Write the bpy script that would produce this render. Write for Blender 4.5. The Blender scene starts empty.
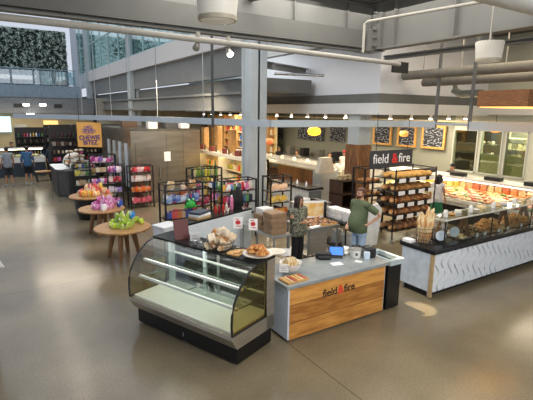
import bpy, bmesh, math, random
from mathutils import Vector, Matrix, noise
random.seed(11)
SC = bpy.context.scene
C = SC.collection
PI = math.pi
R = math.radians

# ---------------------------------------------------------------- materials
def lin(h):
    h = h.lstrip('#')
    v = [int(h[i:i+2], 16)/255 for i in (0, 2, 4)]
    return tuple((c/12.92 if c <= .04045 else ((c+.055)/1.055)**2.4) for c in v) + (1,)
_M = {}
def mat(name, color='#808080', rough=.5, metal=0., var=.12, scale=8., bump=0., emit=0., spec=.5, stretch=None):
    """plain surface with a soft noise variation of its colour"""
    if name in _M: return _M[name]
    m = bpy.data.materials.new(name); m.use_nodes = True
    nt = m.node_tree; b = nt.nodes['Principled BSDF']
    b.inputs['Roughness'].default_value = rough
    b.inputs['Metallic'].default_value = metal
    b.inputs['Specular IOR Level'].default_value = spec
    c = lin(color)
    tc = nt.nodes.new('ShaderNodeTexCoord'); mp = nt.nodes.new('ShaderNodeMapping')
    if stretch: mp.inputs['Scale'].default_value = stretch
    nt.links.new(tc.outputs['Object'], mp.inputs['Vector'])
    n = nt.nodes.new('ShaderNodeTexNoise'); n.inputs['Scale'].default_value = scale; n.inputs['Detail'].default_value = 4
    nt.links.new(mp.outputs['Vector'], n.inputs['Vector'])
    r = nt.nodes.new('ShaderNodeValToRGB')
    r.color_ramp.elements[0].position = .3; r.color_ramp.elements[1].position = .7
    r.color_ramp.elements[0].color = tuple(x*(1-var) for x in c[:3])+(1,)
    r.color_ramp.elements[1].color = tuple(min(1, x*(1+var)) for x in c[:3])+(1,)
    nt.links.new(n.outputs['Fac'], r.inputs['Fac'])
    nt.links.new(r.outputs['Color'], b.inputs['Base Color'])
    if bump:
        bp = nt.nodes.new('ShaderNodeBump'); bp.inputs['Strength'].default_value = bump
        nt.links.new(n.outputs['Fac'], bp.inputs['Height']); nt.links.new(bp.outputs['Normal'], b.inputs['Normal'])
    if emit:
        b.inputs['Emission Color'].default_value = c; b.inputs['Emission Strength'].default_value = emit
    _M[name] = m
    return m
def two_tone(name, c1, c2, scale=6, rough=.5, lo=.42, hi=.58, bump=0, stretch=(1,1,1), metal=0, detail=3, c3=None):
    if name in _M: return _M[name]
    m = bpy.data.materials.new(name); m.use_nodes = True
    nt = m.node_tree; b = nt.nodes['Principled BSDF']; b.inputs['Roughness'].default_value = rough; b.inputs['Metallic'].default_value = metal
    tc = nt.nodes.new('ShaderNodeTexCoord'); mp = nt.nodes.new('ShaderNodeMapping'); mp.inputs['Scale'].default_value = stretch
    nt.links.new(tc.outputs['Object'], mp.inputs['Vector'])
    n = nt.nodes.new('ShaderNodeTexNoise'); n.inputs['Scale'].default_value = scale; n.inputs['Detail'].default_value = detail
    nt.links.new(mp.outputs['Vector'], n.inputs['Vector'])
    r = nt.nodes.new('ShaderNodeValToRGB'); e = r.color_ramp.elements
    e[0].position = lo; e[1].position = hi; e[0].color = lin(c1); e[1].color = lin(c2)
    if c3: k = e.new((lo+hi)/2); k.color = lin(c3)
    nt.links.new(n.outputs['Fac'], r.inputs['Fac']); nt.links.new(r.outputs['Color'], b.inputs['Base Color'])
    if bump:
        bp = nt.nodes.new('ShaderNodeBump'); bp.inputs['Strength'].default_value = bump
        nt.links.new(n.outputs['Fac'], bp.inputs['Height']); nt.links.new(bp.outputs['Normal'], b.inputs['Normal'])
    _M[name] = m
    return m
def glass(name, tint='#e8f2ee', refl=.12, rough=.03, ior=1.45):
    """thin pane: mostly see-through with a fresnel reflection"""
    if name in _M: return _M[name]
    m = bpy.data.materials.new(name); m.use_nodes = True
    nt = m.node_tree; nt.nodes.clear()
    o = nt.nodes.new('ShaderNodeOutputMaterial'); mx = nt.nodes.new('ShaderNodeMixShader')
    t = nt.nodes.new('ShaderNodeBsdfTransparent'); t.inputs['Color'].default_value = lin(tint)
    g = nt.nodes.new('ShaderNodeBsdfGlossy'); g.inputs['Roughness'].default_value = rough; g.inputs['Color'].default_value = (1,1,1,1)
    lw = nt.nodes.new('ShaderNodeLayerWeight'); lw.inputs['Blend'].default_value = .5
    pw = nt.nodes.new('ShaderNodeMath'); pw.operation = 'POWER'; pw.inputs[1].default_value = 4; nt.links.new(lw.outputs['Facing'], pw.inputs[0])
    ad = nt.nodes.new('ShaderNodeMath'); ad.operation = 'MULTIPLY_ADD'; ad.inputs[1].default_value = .5; ad.inputs[2].default_value = refl; ad.use_clamp = True
    nt.links.new(pw.outputs[0], ad.inputs[0]); nt.links.new(ad.outputs[0], mx.inputs[0])
    nt.links.new(t.outputs[0], mx.inputs[1]); nt.links.new(g.outputs[0], mx.inputs[2]); nt.links.new(mx.outputs[0], o.inputs[0])
    _M[name] = m
    return m
def emis(name, color='#ffffff', s=1.):
    if name in _M: return _M[name]
    m = bpy.data.materials.new(name); m.use_nodes = True
    b = m.node_tree.nodes['Principled BSDF']; b.inputs['Base Color'].default_value = lin(color)
    b.inputs['Emission Color'].default_value = lin(color); b.inputs['Emission Strength'].default_value = s
    _M[name] = m
    return m
def planks(name, c1, c2, axis='Z', width=.16, gap='#3a2410', rough=.5, along=None, scale=3):
    """boards side by side along an object axis"""
    if name in _M: return _M[name]
    m = bpy.data.materials.new(name); m.use_nodes = True
    nt = m.node_tree; b = nt.nodes['Principled BSDF']; b.inputs['Roughness'].default_value = rough
    tc = nt.nodes.new('ShaderNodeTexCoord'); sp = nt.nodes.new('ShaderNodeSeparateXYZ'); nt.links.new(tc.outputs['Object'], sp.inputs[0])
    dv = nt.nodes.new('ShaderNodeMath'); dv.operation = 'DIVIDE'; dv.inputs[1].default_value = width
    if axis == 'XY':
        a_ = nt.nodes.new('ShaderNodeMath'); a_.operation = 'ADD'; nt.links.new(sp.outputs['X'], a_.inputs[0]); nt.links.new(sp.outputs['Y'], a_.inputs[1]); nt.links.new(a_.outputs[0], dv.inputs[0])
    else: nt.links.new(sp.outputs[axis], dv.inputs[0])
    fl = nt.nodes.new('ShaderNodeMath'); fl.operation = 'FLOOR'; nt.links.new(dv.outputs[0], fl.inputs[0])
    fr = nt.nodes.new('ShaderNodeMath'); fr.operation = 'FRACT'; nt.links.new(dv.outputs[0], fr.inputs[0])
    wn = nt.nodes.new('ShaderNodeTexWhiteNoise'); wn.noise_dimensions = '1D'; nt.links.new(fl.outputs[0], wn.inputs['W'])
    mp = nt.nodes.new('ShaderNodeMapping')
    mp.inputs['Scale'].default_value = along or {'Z': (1, 1, 9), 'X': (9, 1, 1), 'Y': (1, 9, 1), 'XY': (9, 9, 1)}[axis]
    nt.links.new(tc.outputs['Object'], mp.inputs['Vector'])
    n = nt.nodes.new('ShaderNodeTexNoise'); n.inputs['Scale'].default_value = scale; n.inputs['Detail'].default_value = 6; n.noise_dimensions = '4D'
    nt.links.new(mp.outputs[0], n.inputs['Vector']); 
    ws = nt.nodes.new('ShaderNodeMath'); ws.operation = 'MULTIPLY'; ws.inputs[1].default_value = 9; nt.links.new(wn.outputs[0], ws.inputs[0]); nt.links.new(ws.outputs[0], n.inputs['W'])
    av = nt.nodes.new('ShaderNodeMath'); av.operation = 'MULTIPLY_ADD'; av.inputs[1].default_value = .35; nt.links.new(wn.outputs[0], av.inputs[0]); 
    n2 = nt.nodes.new('ShaderNodeMath'); n2.operation = 'SUBTRACT'; n2.inputs[1].default_value = .17; nt.links.new(n.outputs['Fac'], n2.inputs[0]); nt.links.new(n2.outputs[0], av.inputs[2])
    r = nt.nodes.new('ShaderNodeValToRGB'); e = r.color_ramp.elements
    e[0].position = .3; e[1].position = .72; e[0].color = lin(c1); e[1].color = lin(c2); nt.links.new(av.outputs[0], r.inputs[0])
    lt = nt.nodes.new('ShaderNodeMath'); lt.operation = 'LESS_THAN'; lt.inputs[1].default_value = .035; nt.links.new(fr.outputs[0], lt.inputs[0])
    mx = nt.nodes.new('ShaderNodeMix'); mx.data_type = 'RGBA'; nt.links.new(lt.outputs[0], mx.inputs[0]); nt.links.new(r.outputs[0], mx.inputs[6]); mx.inputs[7].default_value = lin(gap)
    nt.links.new(mx.outputs[2], b.inputs['Base Color'])
    _M[name] = m
    return m

# ---------------------------------------------------------------- mesh builder
class MB:
    def __init__(s): s.bm = bmesh.new(); s.M = Matrix.Identity(4)
    def _x(s, vs, m=None):
        if m is not None: bmesh.ops.transform(s.bm, matrix=m, verts=vs)
    def box(s, x0, x1, y0, y1, z0, z1, rot=0, piv=None, bev=0, m=None):
        r = bmesh.ops.create_cube(s.bm, size=1)['verts']
        bmesh.ops.scale(s.bm, vec=(x1-x0, y1-y0, z1-z0), verts=r)
        if bev:
            es = list({e for v in r for e in v.link_edges})
            q = bmesh.ops.bevel(s.bm, geom=es, offset=bev, segments=2, affect='EDGES', profile=.6)
            r = list({v for f in q['faces'] for v in f.verts} | {v for v in r if v.is_valid})
        if rot: bmesh.ops.rotate(s.bm, cent=(0, 0, 0), matrix=Matrix.Rotation(rot, 3, 'Z'), verts=r)
        bmesh.ops.translate(s.bm, vec=((x0+x1)/2, (y0+y1)/2, (z0+z1)/2), verts=r)
        s._x(r, m); return s
    def cyl(s, a, b, r1, r2=None, seg=12, caps=True):
        a = Vector(a); b = Vector(b); d = b-a
        r = bmesh.ops.create_cone(s.bm, cap_ends=caps, segments=seg, radius1=r1, radius2=r1 if r2 is None else r2, depth=d.length)['verts']
        q = d.to_track_quat('Z', 'Y').to_matrix().to_4x4()
        bmesh.ops.transform(s.bm, matrix=Matrix.Translation((a+b)/2) @ q, verts=r); return s
    def tube(s, pts, rad, seg=8, closed=False):
        pts = [Vector(p) for p in pts]; n = len(pts); rings = []
        if not isinstance(rad, (list, tuple)): rad = [rad]*n
        for i, p in enumerate(pts):
            if closed: t = pts[(i+1) % n]-pts[i-1]
            else: t = pts[min(i+1, n-1)]-pts[max(i-1, 0)]
            t.normalize(); up = Vector((0, 0, 1)) if abs(t.z) < .95 else Vector((1, 0, 0))
            u = t.cross(up).normalized(); v = u.cross(t).normalized()
            rings.append([s.bm.verts.new(p + (u*math.cos(2*PI*k/seg)+v*math.sin(2*PI*k/seg))*rad[i]) for k in range(seg)])
        for i in range(n if closed else n-1):
            A, B = rings[i], rings[(i+1) % n]
            for k in range(seg): s.bm.faces.new((A[k], A[(k+1) % seg], B[(k+1) % seg], B[k]))
        if not closed:
            s.bm.faces.new(rings[0]); s.bm.faces.new(rings[-1][::-1])
        return s
    def lathe(s, prof, c=(0, 0, 0), seg=20, sx=1, sy=1, cap=True):
        rings = []
        for r, z in prof:
            rings.append([s.bm.verts.new((c[0]+r*sx*math.cos(2*PI*k/seg), c[1]+r*sy*math.sin(2*PI*k/seg), c[2]+z)) for k in range(seg)])
        for A, B in zip(rings, rings[1:]):
            for k in range(seg): s.bm.faces.new((A[k], A[(k+1) % seg], B[(k+1) % seg], B[k]))
        if cap: s.bm.faces.new(rings[0][::-1]); s.bm.faces.new(rings[-1])
        return s
    def loft(s, rings, seg=20, cap=True):
        """rings: (cx, cy, z, rx, ry)"""
        q = []
        for cx, cy, z, rx, ry in rings:
            q.append([s.bm.verts.new((cx+rx*math.cos(2*PI*k/seg), cy+ry*math.sin(2*PI*k/seg), z)) for k in range(seg)])
        for A, B in zip(q, q[1:]):
            for k in range(seg): s.bm.faces.new((A[k], A[(k+1) % seg], B[(k+1) % seg], B[k]))
        if cap: s.bm.faces.new(q[0][::-1]); s.bm.faces.new(q[-1])
        return s
    def ball(s, c, rx, ry=None, rz=None, seg=16, rings=10, m=None):
        r = bmesh.ops.create_uvsphere(s.bm, u_segments=seg, v_segments=rings, radius=1)['verts']
        bmesh.ops.scale(s.bm, vec=(rx, ry or rx, rz or rx), verts=r)
        if m is not None: bmesh.ops.transform(s.bm, matrix=m, verts=r)
        bmesh.ops.translate(s.bm, vec=c, verts=r); return s
    def prism(s, poly, a, b, axis='Y'):
        """poly of 2-D points, extruded from a to b along axis; points are (x,z) for Y, (y,z) for X, (x,y) for Z"""
        def P(p, t): return {'Y': (p[0], t, p[1]), 'X': (t, p[0], p[1]), 'Z': (p[0], p[1], t)}[axis]
        A = [s.bm.verts.new(P(p, a)) for p in poly]; B = [s.bm.verts.new(P(p, b)) for p in poly]; n = len(poly)
        for k in range(n): s.bm.faces.new((A[k], A[(k+1) % n], B[(k+1) % n], B[k]))
        s.bm.faces.new(A[::-1]); s.bm.faces.new(B); return s
    def sheet(s, path, a, b, th, axis='Y'):
        """a curved pane: open path in profile, thickness th, extruded a..b"""
        n = len(path); P = [Vector(p) for p in path]; off = []
        for i in range(n):
            t = (P[min(i+1, n-1)]-P[max(i-1, 0)]).normalized(); off.append(P[i]+Vector((-t.y, t.x))*th)
        return s.prism([tuple(p) for p in P]+[tuple(p) for p in off[::-1]], a, b, axis)
    def quad(s, a, b, c, d): s.bm.faces.new([s.bm.verts.new(p) for p in (a, b, c, d)]); return s
    def mesh(s, name, m, smooth=True, ang=38):
        bmesh.ops.recalc_face_normals(s.bm, faces=s.bm.faces)
        me = bpy.data.meshes.new(name); s.bm.to_mesh(me); s.bm.free()
        for x in (m if isinstance(m, (list, tuple)) else [m]): me.materials.append(x)
        if smooth:
            for p in me.polygons: p.use_smooth = True
            try: me.set_sharp_from_angle(angle=R(ang))
            except Exception: pass
        return me
    def build(s, name, m, parent=None, loc=(0, 0, 0), rz=0, smooth=True, ang=38):
        o = bpy.data.objects.new(name, s.mesh(name, m, smooth, ang)); C.objects.link(o)
        o.location = loc; o.rotation_euler = (0, 0, rz)
        if parent: o.parent = parent
        return o
def tag(o, label=None, cat=None, group=None, kind=None):
    if label: o['label'] = label
    if cat: o['category'] = cat
    if group: o['group'] = group
    if kind: o['kind'] = kind
    return o
def T(name, label, cat, loc=(0, 0, 0), rz=0, group=None):
    o = bpy.data.objects.new(name, None); C.objects.link(o); o.empty_display_size = .1
    o.location = loc; o.rotation_euler = (0, 0, rz); return tag(o, label, cat, group)
def S(name, mb, m, smooth=False):
    o = mb.build(name, m, smooth=smooth); o['kind'] = 'structure'; return o
def inst(name, me, loc, rot=(0, 0, 0), sc=(1, 1, 1), label=None, cat=None, group=None):
    o = bpy.data.objects.new(name, me); C.objects.link(o); o.location = loc; o.rotation_euler = rot
    o.scale = sc if isinstance(sc, (tuple, list)) else (sc,)*3
    return tag(o, label, cat, group)
def dup(root, loc, rz=0, label=None, group=None):
    r = root.copy(); C.objects.link(r); r.location = loc; r.rotation_euler = (0, 0, rz)
    if label: r['label'] = label
    if group: r['group'] = group
    for ch in root.children:
        c = ch.copy(); C.objects.link(c); c.parent = r
        for g in ch.children:
            d = g.copy(); C.objects.link(d); d.parent = c
    return r
def text(name, body, size, m, parent, loc, rot, ext=.004, align='LEFT', bold=0):
    cu = bpy.data.curves.new(name, 'FONT'); cu.body = body; cu.size = size; cu.extrude = ext; cu.align_x = align; cu.offset = bold
    cu.materials.append(m)
    o = bpy.data.objects.new(name, cu); C.objects.link(o)
    me = bpy.data.meshes.new_from_object(o.evaluated_get(bpy.context.evaluated_depsgraph_get()))
    bpy.data.objects.remove(o); o = bpy.data.objects.new(name, me); C.objects.link(o)
    o.parent = parent; o.location = loc; o.rotation_euler = rot
    return o

def cname(h):
    import colorsys
    r, g, b = [int(h[i:i+2], 16)/255 for i in (1, 3, 5)]; H, L, S_ = colorsys.rgb_to_hls(r, g, b); H *= 360
    if L < .2: return 'near-black'
    if S_ < .18: return 'white' if L > .82 else 'grey' if L > .35 else 'dark grey'
    if L > .82: return 'cream' if 20 < H < 70 else 'pale pink' if H > 300 or H < 20 else 'pale blue'
    n = 'red' if H < 14 or H > 348 else 'orange' if H < 36 else 'yellow' if H < 60 else 'green' if H < 165 else 'blue' if H < 255 else 'purple' if H < 295 else 'pink'
    if n == 'orange' and S_ < .62: n = 'tan' if L > .5 else 'brown'
    if n == 'red' and L > .6: n = 'pink'
    return ('dark ' if L < .35 and n != 'brown' else '')+n
# ---------------------------------------------------------------- small goods
def pillow(w, d, h, seed=0, crumple=.18, top=.45):
    b = MB(); r = bmesh.ops.create_cube(b.bm, size=1)['verts']
    bmesh.ops.subdivide_edges(b.bm, edges=b.bm.edges[:], cuts=4, use_grid_fill=True)
    for v in b.bm.verts:
        z = v.co.z+.5; k = 1-(1-top)*max(0, z-.4)/.6
        bl = 1-.25*abs(2*z-1)**3
        c = v.co.copy(); n = noise.noise(Vector((c.x*3+seed*7.3, c.y*3, c.z*3+seed)))
        v.co = Vector((c.x*w*bl*(1+crumple*n), c.y*d*k*bl*(1+crumple*n*1.4), z*h*(1+.12*n*(z > .3))))
    bmesh.ops.subdivide_edges(b.bm, edges=b.bm.edges[:], cuts=1, smooth=.6)
    return b
_G = {}
def g_bag(col, seed=0):
    k = ('bag', col, seed)
    if k not in _G:
        m = two_tone('gift_wrap_%s_%d' % (col[1:], seed % 3), col, ['#f4f0ea', '#ffffff', '#e8d8c0'][seed % 3], scale=9, lo=.52, hi=.66, rough=.25, detail=2)
        _G[k] = pillow(.17, .1, .2, seed).mesh('bag', m)
    return _G[k]
def g_pack(col, seed=0, w=.16, h=.2):
    k = ('pack', col, seed, w)
    if k not in _G:
        m = two_tone('foil_pack_%s_%d' % (col[1:], seed % 2), col, ['#f2e8dc', '#d8402c'][seed % 2], scale=11, lo=.56, hi=.64, rough=.3, detail=1)
        _G[k] = pillow(w, .07, h, seed, .08, .35).mesh('snack_pack', m)
    return _G[k]
def g_box(col, w=.2, d=.14, h=.1):
    k = ('box', col, w, d, h)
    if k not in _G:
        b = MB(); b.box(-w/2, w/2, -d/2, d/2, 0, h, bev=.006); b.box(-w/2-.002, w/2+.002, -d/2-.002, d/2+.002, h*.72, h*.76)
        _G[k] = b.mesh('carton', mat('carton_%s' % col[1:], col, .6, var=.12))
    return _G[k]
def g_bottle(col, h=.26, r=.038, cap='#202020'):
    k = ('bottle', col, h, r)
    if k not in _G:
        b = MB(); b.lathe([(r*.9, 0), (r, .01), (r, h*.62), (r*.9, h*.68), (r*.38, h*.8), (r*.36, h*.93), (r*.42, h*.935), (r*.42, h)], seg=12)
        _G[k] = b.mesh('bottle', mat('bottle_%s' % col[1:], col, .2, var=.2))
    return _G[k]
def g_jar(col, h=.13, r=.045):
    k = ('jar', col, h, r)
    if k not in _G:
        b = MB(); b.lathe([(r*.92, 0), (r, .01), (r, h*.75), (r*.8, h*.83), (r*.86, h*.84), (r*.86, h)], seg=12)
        _G[k] = b.mesh('jar', mat('jar_%s' % col[1:], col, .25, var=.25))
    return _G[k]
def g_loaf(col, l=.26, w=.14, h=.11, seed=0, cuts=3):
    k = ('loaf', col, l, w, h, seed)
    if k not in _G:
        b = MB(); b.ball((0, 0, h*.45), l/2, w/2, h*.55, 22, 14)
        for v in b.bm.verts:
            c = v.co; n = noise.noise(c*14+Vector((seed*3, 0, 0)))
            c.z += n*.01
            if c.z > h*.6 and cuts:                       # scored crust
                c.z -= .016*max(0, math.cos(c.x/l*PI*2*cuts))**8
            c.z = max(c.z, 0)
        _G[k] = b.mesh('bread_loaf', two_tone('crust_%s' % col[1:], col, '#e2b878', 9, .6, .45, .68, .25, detail=5))
    return _G[k]
def g_baguette(l=.6, r=.035):
    k = ('bag', l, r)
    if k not in _G:
        b = MB(); n = 20; pts = [(0, .01*math.sin(i*.9), l*i/n) for i in range(n+1)]
        rr = [r*max(.25, math.sin(PI*min(.985, max(.015, i/n)))**.45)*(1+.07*math.cos(i*PI/2)) for i in range(n+1)]
        b.tube(pts, rr, 10)
        _G[k] = b.mesh('baguette', two_tone('baguette_crust', '#c88a48', '#f8e2b0', 12, .55, .35, .6, .2, stretch=(1, 1, .6)))
    return _G[k]
def g_croissant(col='#b86a2a', s=1.):
    k = ('cro', col, s)
    if k not in _G:
        b = MB(); n = 20; pts = []; rr = []
        for i in range(n+1):
            t = i/n; a = (t-.5)*2.3
            pts.append((math.sin(a)*.07*s, -math.cos(a)*.055*s+.03, .026*s+.012*s*math.sin(PI*t)))
            rr.append(s*(.008+.026*math.sin(PI*t))*(1+.13*math.cos(t*PI*14)))
        b.tube(pts, rr, 10)
        _G[k] = b.mesh('croissant', two_tone('croissant_%s' % col[1:], col, '#e8b468', 16, .4, .4, .66, .2))
    return _G[k]
def g_round(col, r=.04, h=.035, name='pastry'):
    k = ('rnd', col, r, h)
    if k not in _G:
        b = MB(); b.lathe([(r*.8, 0), (r, h*.3), (r*.97, h*.6), (r*.7, h*.92), (r*.3, h), (r*.05, h*.96)], seg=14)
        _G[k] = b.mesh(name, two_tone('pastry_%s' % col[1:], col, '#f0d8b0', 20, .5, .5, .7, .2))
    return _G[k]
# ---------------------------------------------------------------- people
def skin(name, verts, edges, radii, m, parent, sub=2, loc=(0, 0, 0)):
    me = bpy.data.meshes.new(name); me.from_pydata([tuple(v) for v in verts], edges, [])
    o = bpy.data.objects.new(name, me); C.objects.link(o)
    o.modifiers.new('Skin', 'SKIN').use_smooth_shade = True
    if not me.skin_vertices: bpy.context.view_layer.update()
    sv = me.skin_vertices[0].data
    for i, r in enumerate(radii): sv[i].radius = r if isinstance(r, tuple) else (r, r)
    sv[0].use_root = True
    s = o.modifiers.new('Sub', 'SUBSURF'); s.levels = s.render_levels = sub
    dg = bpy.context.evaluated_depsgraph_get(); ev = o.evaluated_get(dg)
    nm = bpy.data.meshes.new_from_object(ev); nm.materials.clear(); nm.materials.append(m)
    for p in nm.polygons: p.use_smooth = True
    bpy.data.objects.remove(o); r = bpy.data.objects.new(name, nm); C.objects.link(r); r.parent = parent; r.location = loc
    return r
def finger_fan(V, E_, RR, wrist, elbow, curl, palm_i, s=1., side=1, palmn=Vector((0, 0, -1))):
    """palm and five unequal bent fingers continuing the forearm"""
    d = (Vector(wrist)-Vector(elbow)).normalized(); n = palmn.normalized(); n = (n-d*n.dot(d)).normalized(); a = d.cross(n).normalized()*side
    W = Vector(wrist); pc = len(V); V.append(W+d*.045*s+n*.004); RR.append((.03*s, .02*s)); E_.append((palm_i, pc))
    for k, (off, L) in enumerate([(-.028, .068), (-.010, .078), (.009, .073), (.027, .056)]):
        b = len(V); V.append(W+d*.085*s+a*off*s); RR.append(.0105*s); E_.append((pc, b))
        V.append(V[b]+(d*math.cos(curl*.5)+n*math.sin(curl*.5))*L*.5*s); RR.append(.0095*s); E_.append((b, b+1))
        V.append(V[b+1]+(d*math.cos(curl*1.3)+n*math.sin(curl*1.3))*L*.5*s); RR.append(.008*s); E_.append((b+1, b+2))
    b = len(V); V.append(W+d*.035*s-a*.035*s+n*.008); RR.append(.012*s); E_.append((pc, b))
    V.append(V[b]+(d*.7-a*.5+n*.4).normalized()*.035*s); RR.append(.010*s); E_.append((b, b+1))
    V.append(V[b+1]+(d*.8-a*.1+n*.5).normalized()*.028*s); RR.append(.009*s); E_.append((b+1, b+2))
def person(label, loc, rz, h=1.75, skinc='#c89878', shirt='#3c5030', pants='#6f8fb8', hair='#3a2418', shoes='#222222', elbows=None, hands=None,
           knees=None, ankles=None, belly=0., sleeve=.55, skirt=None, longhair=False, head_turn=0., lean=0., glasses=False, beard=None, fingers=False,
           cap=None, apron=None, pattern=None, group=None, shirtmat=None, longpants=True, palms=None, width=1.):
    t = T('person', label, 'person', loc, rz, group); k = h/1.76; sk = mat('skin_%s' % skinc[1:], skinc, .55, var=.06, scale=5)
    el = elbows or ((-.24, .03, 1.15), (.24, .03, 1.15)); hd = hands or ((-.25, -.06, .92), (.25, -.06, .92))
    kn = knees or ((-.1, -.01, .5), (.1, -.01, .5)); an = ankles or ((-.1, .03, .08), (.1, .03, .08))
    w = width; V3 = Vector
    hy = -.02-lean
    V = [V3(p)*k for p in [(0, 0, .95), (0, 0, 1.1), (0, -lean*.5, 1.27), (0, -lean*.8, 1.41), (0, -lean*.9, 1.5), (0, hy, 1.56), (0, hy-.01, 1.64), (0, hy, 1.71)]]
    RR = [(.13*k, .1*k), (.12*k, .095*k), (.135*k, .1*k), (.1*k, .075*k), (.052*k, .052*k), (.062*k, .07*k), (.074*k, .088*k), (.055*k, .065*k)]
    E_ = [(i, i+1) for i in range(7)]
    sh = [V3((sgn*.17*w, -lean*.8, 1.41))*k for sgn in (-1, 1)]
    wr = []
    for i, sgn in enumerate((-1, 1)):
        b = len(V); e = V3(el[i])*k; wv = V3(hd[i])*k
        V += [sh[i], e, wv]; RR += [.052*k, .04*k, .026*k]; E_ += [(3, b), (b, b+1), (b+1, b+2)]
        pn = V3(palms[i]) if palms else V3((-sgn, -.2, -.1))
        if fingers: finger_fan(V, E_, RR, wv, e, .5, b+2, k, sgn, pn)
        else:
            d = (wv-e).normalized(); V.append(wv+d*.1*k); RR.append((.03*k, .018*k)); E_.append((b+2, b+3))
            V.append(wv+d*.17*k+V3((0, -.01, 0))); RR.append((.02*k, .012*k)); E_.append((b+3, b+4))
    for i, sgn in enumerate((-1, 1)):
        b = len(V); V += [V3((sgn*.09, 0, .86))*k, V3(kn[i])*k, V3(an[i])*k, V3((an[i][0], an[i][1]-.13, .035))*k]
        RR += [.085*k, .055*k, .036*k, .034*k]; E_ += [(0, b), (b, b+1), (b+1, b+2), (b+2, b+3)]
    skin('body', V, E_, RR, sk, t)
    hm = two_tone('hair_%s' % hair[1:], hair, '#0c0806', 30, .45, .3, .8)
    # head pieces turn together about the neck
    hz = Matrix.Translation(V3((0, hy, 1.64))*k) @ Matrix.Rotation(head_turn, 4, 'Z')
    f = MB()                                                # nose, ears, brow, lips
    f.ball((0, -.098*k, -.012*k), .011*k, .016*k, .02*k, 8, 6)
    for sgn in (-1, 1): f.ball((sgn*.078*k, .0, -.005*k), .01*k, .018*k, .028*k, 8, 6)
    bmesh.ops.transform(f.bm, matrix=hz, verts=f.bm.verts); f.build('nose_and_ears', sk, t)
    e = MB()
    for sgn in (-1, 1): e.ball((sgn*.03*k, -.083*k, .012*k), .011*k, .008*k, .007*k, 8, 6)
    bmesh.ops.transform(e.bm, matrix=hz, verts=e.bm.verts); e.build('eyes', mat('dark_eye', '#1c1410', .2), t)
    mo = MB(); mo.ball((0, -.083*k, -.052*k), .022*k, .008*k, .006*k, 8, 6)
    bmesh.ops.transform(mo.bm, matrix=hz, verts=mo.bm.verts); mo.build('mouth', mat('lips', '#8c4a40', .5), t)
    if glasses:
        g = MB()
        for sgn in (-1, 1):
            g.tube([(sgn*.032*k+.02*k*math.cos(a*PI/5), -.096*k, .012*k+.016*k*math.sin(a*PI/5)) for a in range(10)], .003*k, 5, True)
            g.cyl((sgn*.052*k, -.094*k, .014*k), (sgn*.082*k, .0, .01*k), .003*k, seg=5)
        g.cyl((-.012*k, -.097*k, .014*k), (.012*k, -.097*k, .014*k), .003*k, seg=5)
        bmesh.ops.transform(g.bm, matrix=hz, verts=g.bm.verts); g.build('glasses', mat('black_frame', '#101010', .3), t)
    hb = MB(); hb.ball((0, .012*k, .02*k), .09*k, .105*k, .1*k, 20, 14)
    kill = [v for v in hb.bm.verts if (v.co.y < -.035*k and v.co.z < .062*k) or (v.co.z < (-.06*k if not longhair else -.05*k))]
    bmesh.ops.delete(hb.bm, geom=kill, context='VERTS')
    if longhair:
        hb.loft([(0, .03*k, .03*k, .09*k, .085*k), (0, .045*k, -.08*k, .105*k, .07*k), (0, .07*k, -.2*k, .11*k, .055*k), (0, .075*k, -.3*k, .07*k, .03*k)], 16)
        for sgn in (-1, 1): hb.tube([(sgn*.06*k, -.045*k, .07*k), (sgn*.085*k, -.03*k, -.02*k), (sgn*.095*k, -.02*k, -.12*k), (sgn*.09*k, -.03*k, -.22*k)], [.02*k, .028*k, .03*k, .012*k], 8)
    bmesh.ops.transform(hb.bm, matrix=hz, verts=hb.bm.verts)
    ho = hb.build('hair', hm, t)
    ho.modifiers.new('thick', 'SOLIDIFY').thickness = .006
    if beard:
        bd = MB(); bd.ball((0, -.03*k, -.06*k), .066*k, .062*k, .05*k, 16, 10)
        bmesh.ops.delete(bd.bm, geom=[v for v in bd.bm.verts if v.co.y > .01*k or v.co.z > -.035*k and abs(v.co.x) < .055*k], context='VERTS')
        bmesh.ops.transform(bd.bm, matrix=hz, verts=bd.bm.verts); bd.build('beard', two_tone('hair_%s' % beard[1:], beard, '#301808', 30, .5), t).modifiers.new('thick', 'SOLIDIFY').thickness = .01
    if cap:
        cb = MB(); cb.ball((0, .01*k, .055*k), .1*k, .11*k, .075*k, 18, 12); cb.loft([(0, -.09*k, .045*k, .07*k, .06*k), (0, -.09*k, .052*k, .07*k, .06*k)], 14)
        bmesh.ops.transform(cb.bm, matrix=hz, verts=cb.bm.verts); cb.build('cap', mat('cap_%s' % cap[1:], cap, .7), t)
    sm = shirtmat or mat('shirt_%s' % shirt[1:], shirt, .8, var=.16, scale=6, bump=.15)
    s = MB(); L = lean*k
    s.loft([(0, -belly*.4*k, .84*k, .165*k*w, .125*k+belly*.35*k), (0, -belly*.4*k, .85*k, .175*k*w, .135*k+belly*.4*k), (0, -belly*.6*k, .97*k, .178*k*w, .138*k+belly*.65*k), (0, -L*.3-belly*.6*k, 1.1*k, .168*k*w, .13*k+belly*.7*k),
            (0, -L*.5-belly*.2*k, 1.24*k, .175*k*w, .128*k+belly*.3*k), (0, -L*.7, 1.35*k, .18*k*w, .12*k), (0, -L*.8, 1.42*k, .182*k*w, .11*k), (0, -L*.85, 1.47*k, .13*k*w, .092*k), (0, -L*.9, 1.5*k, .072*k, .072*k)], 24)
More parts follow.
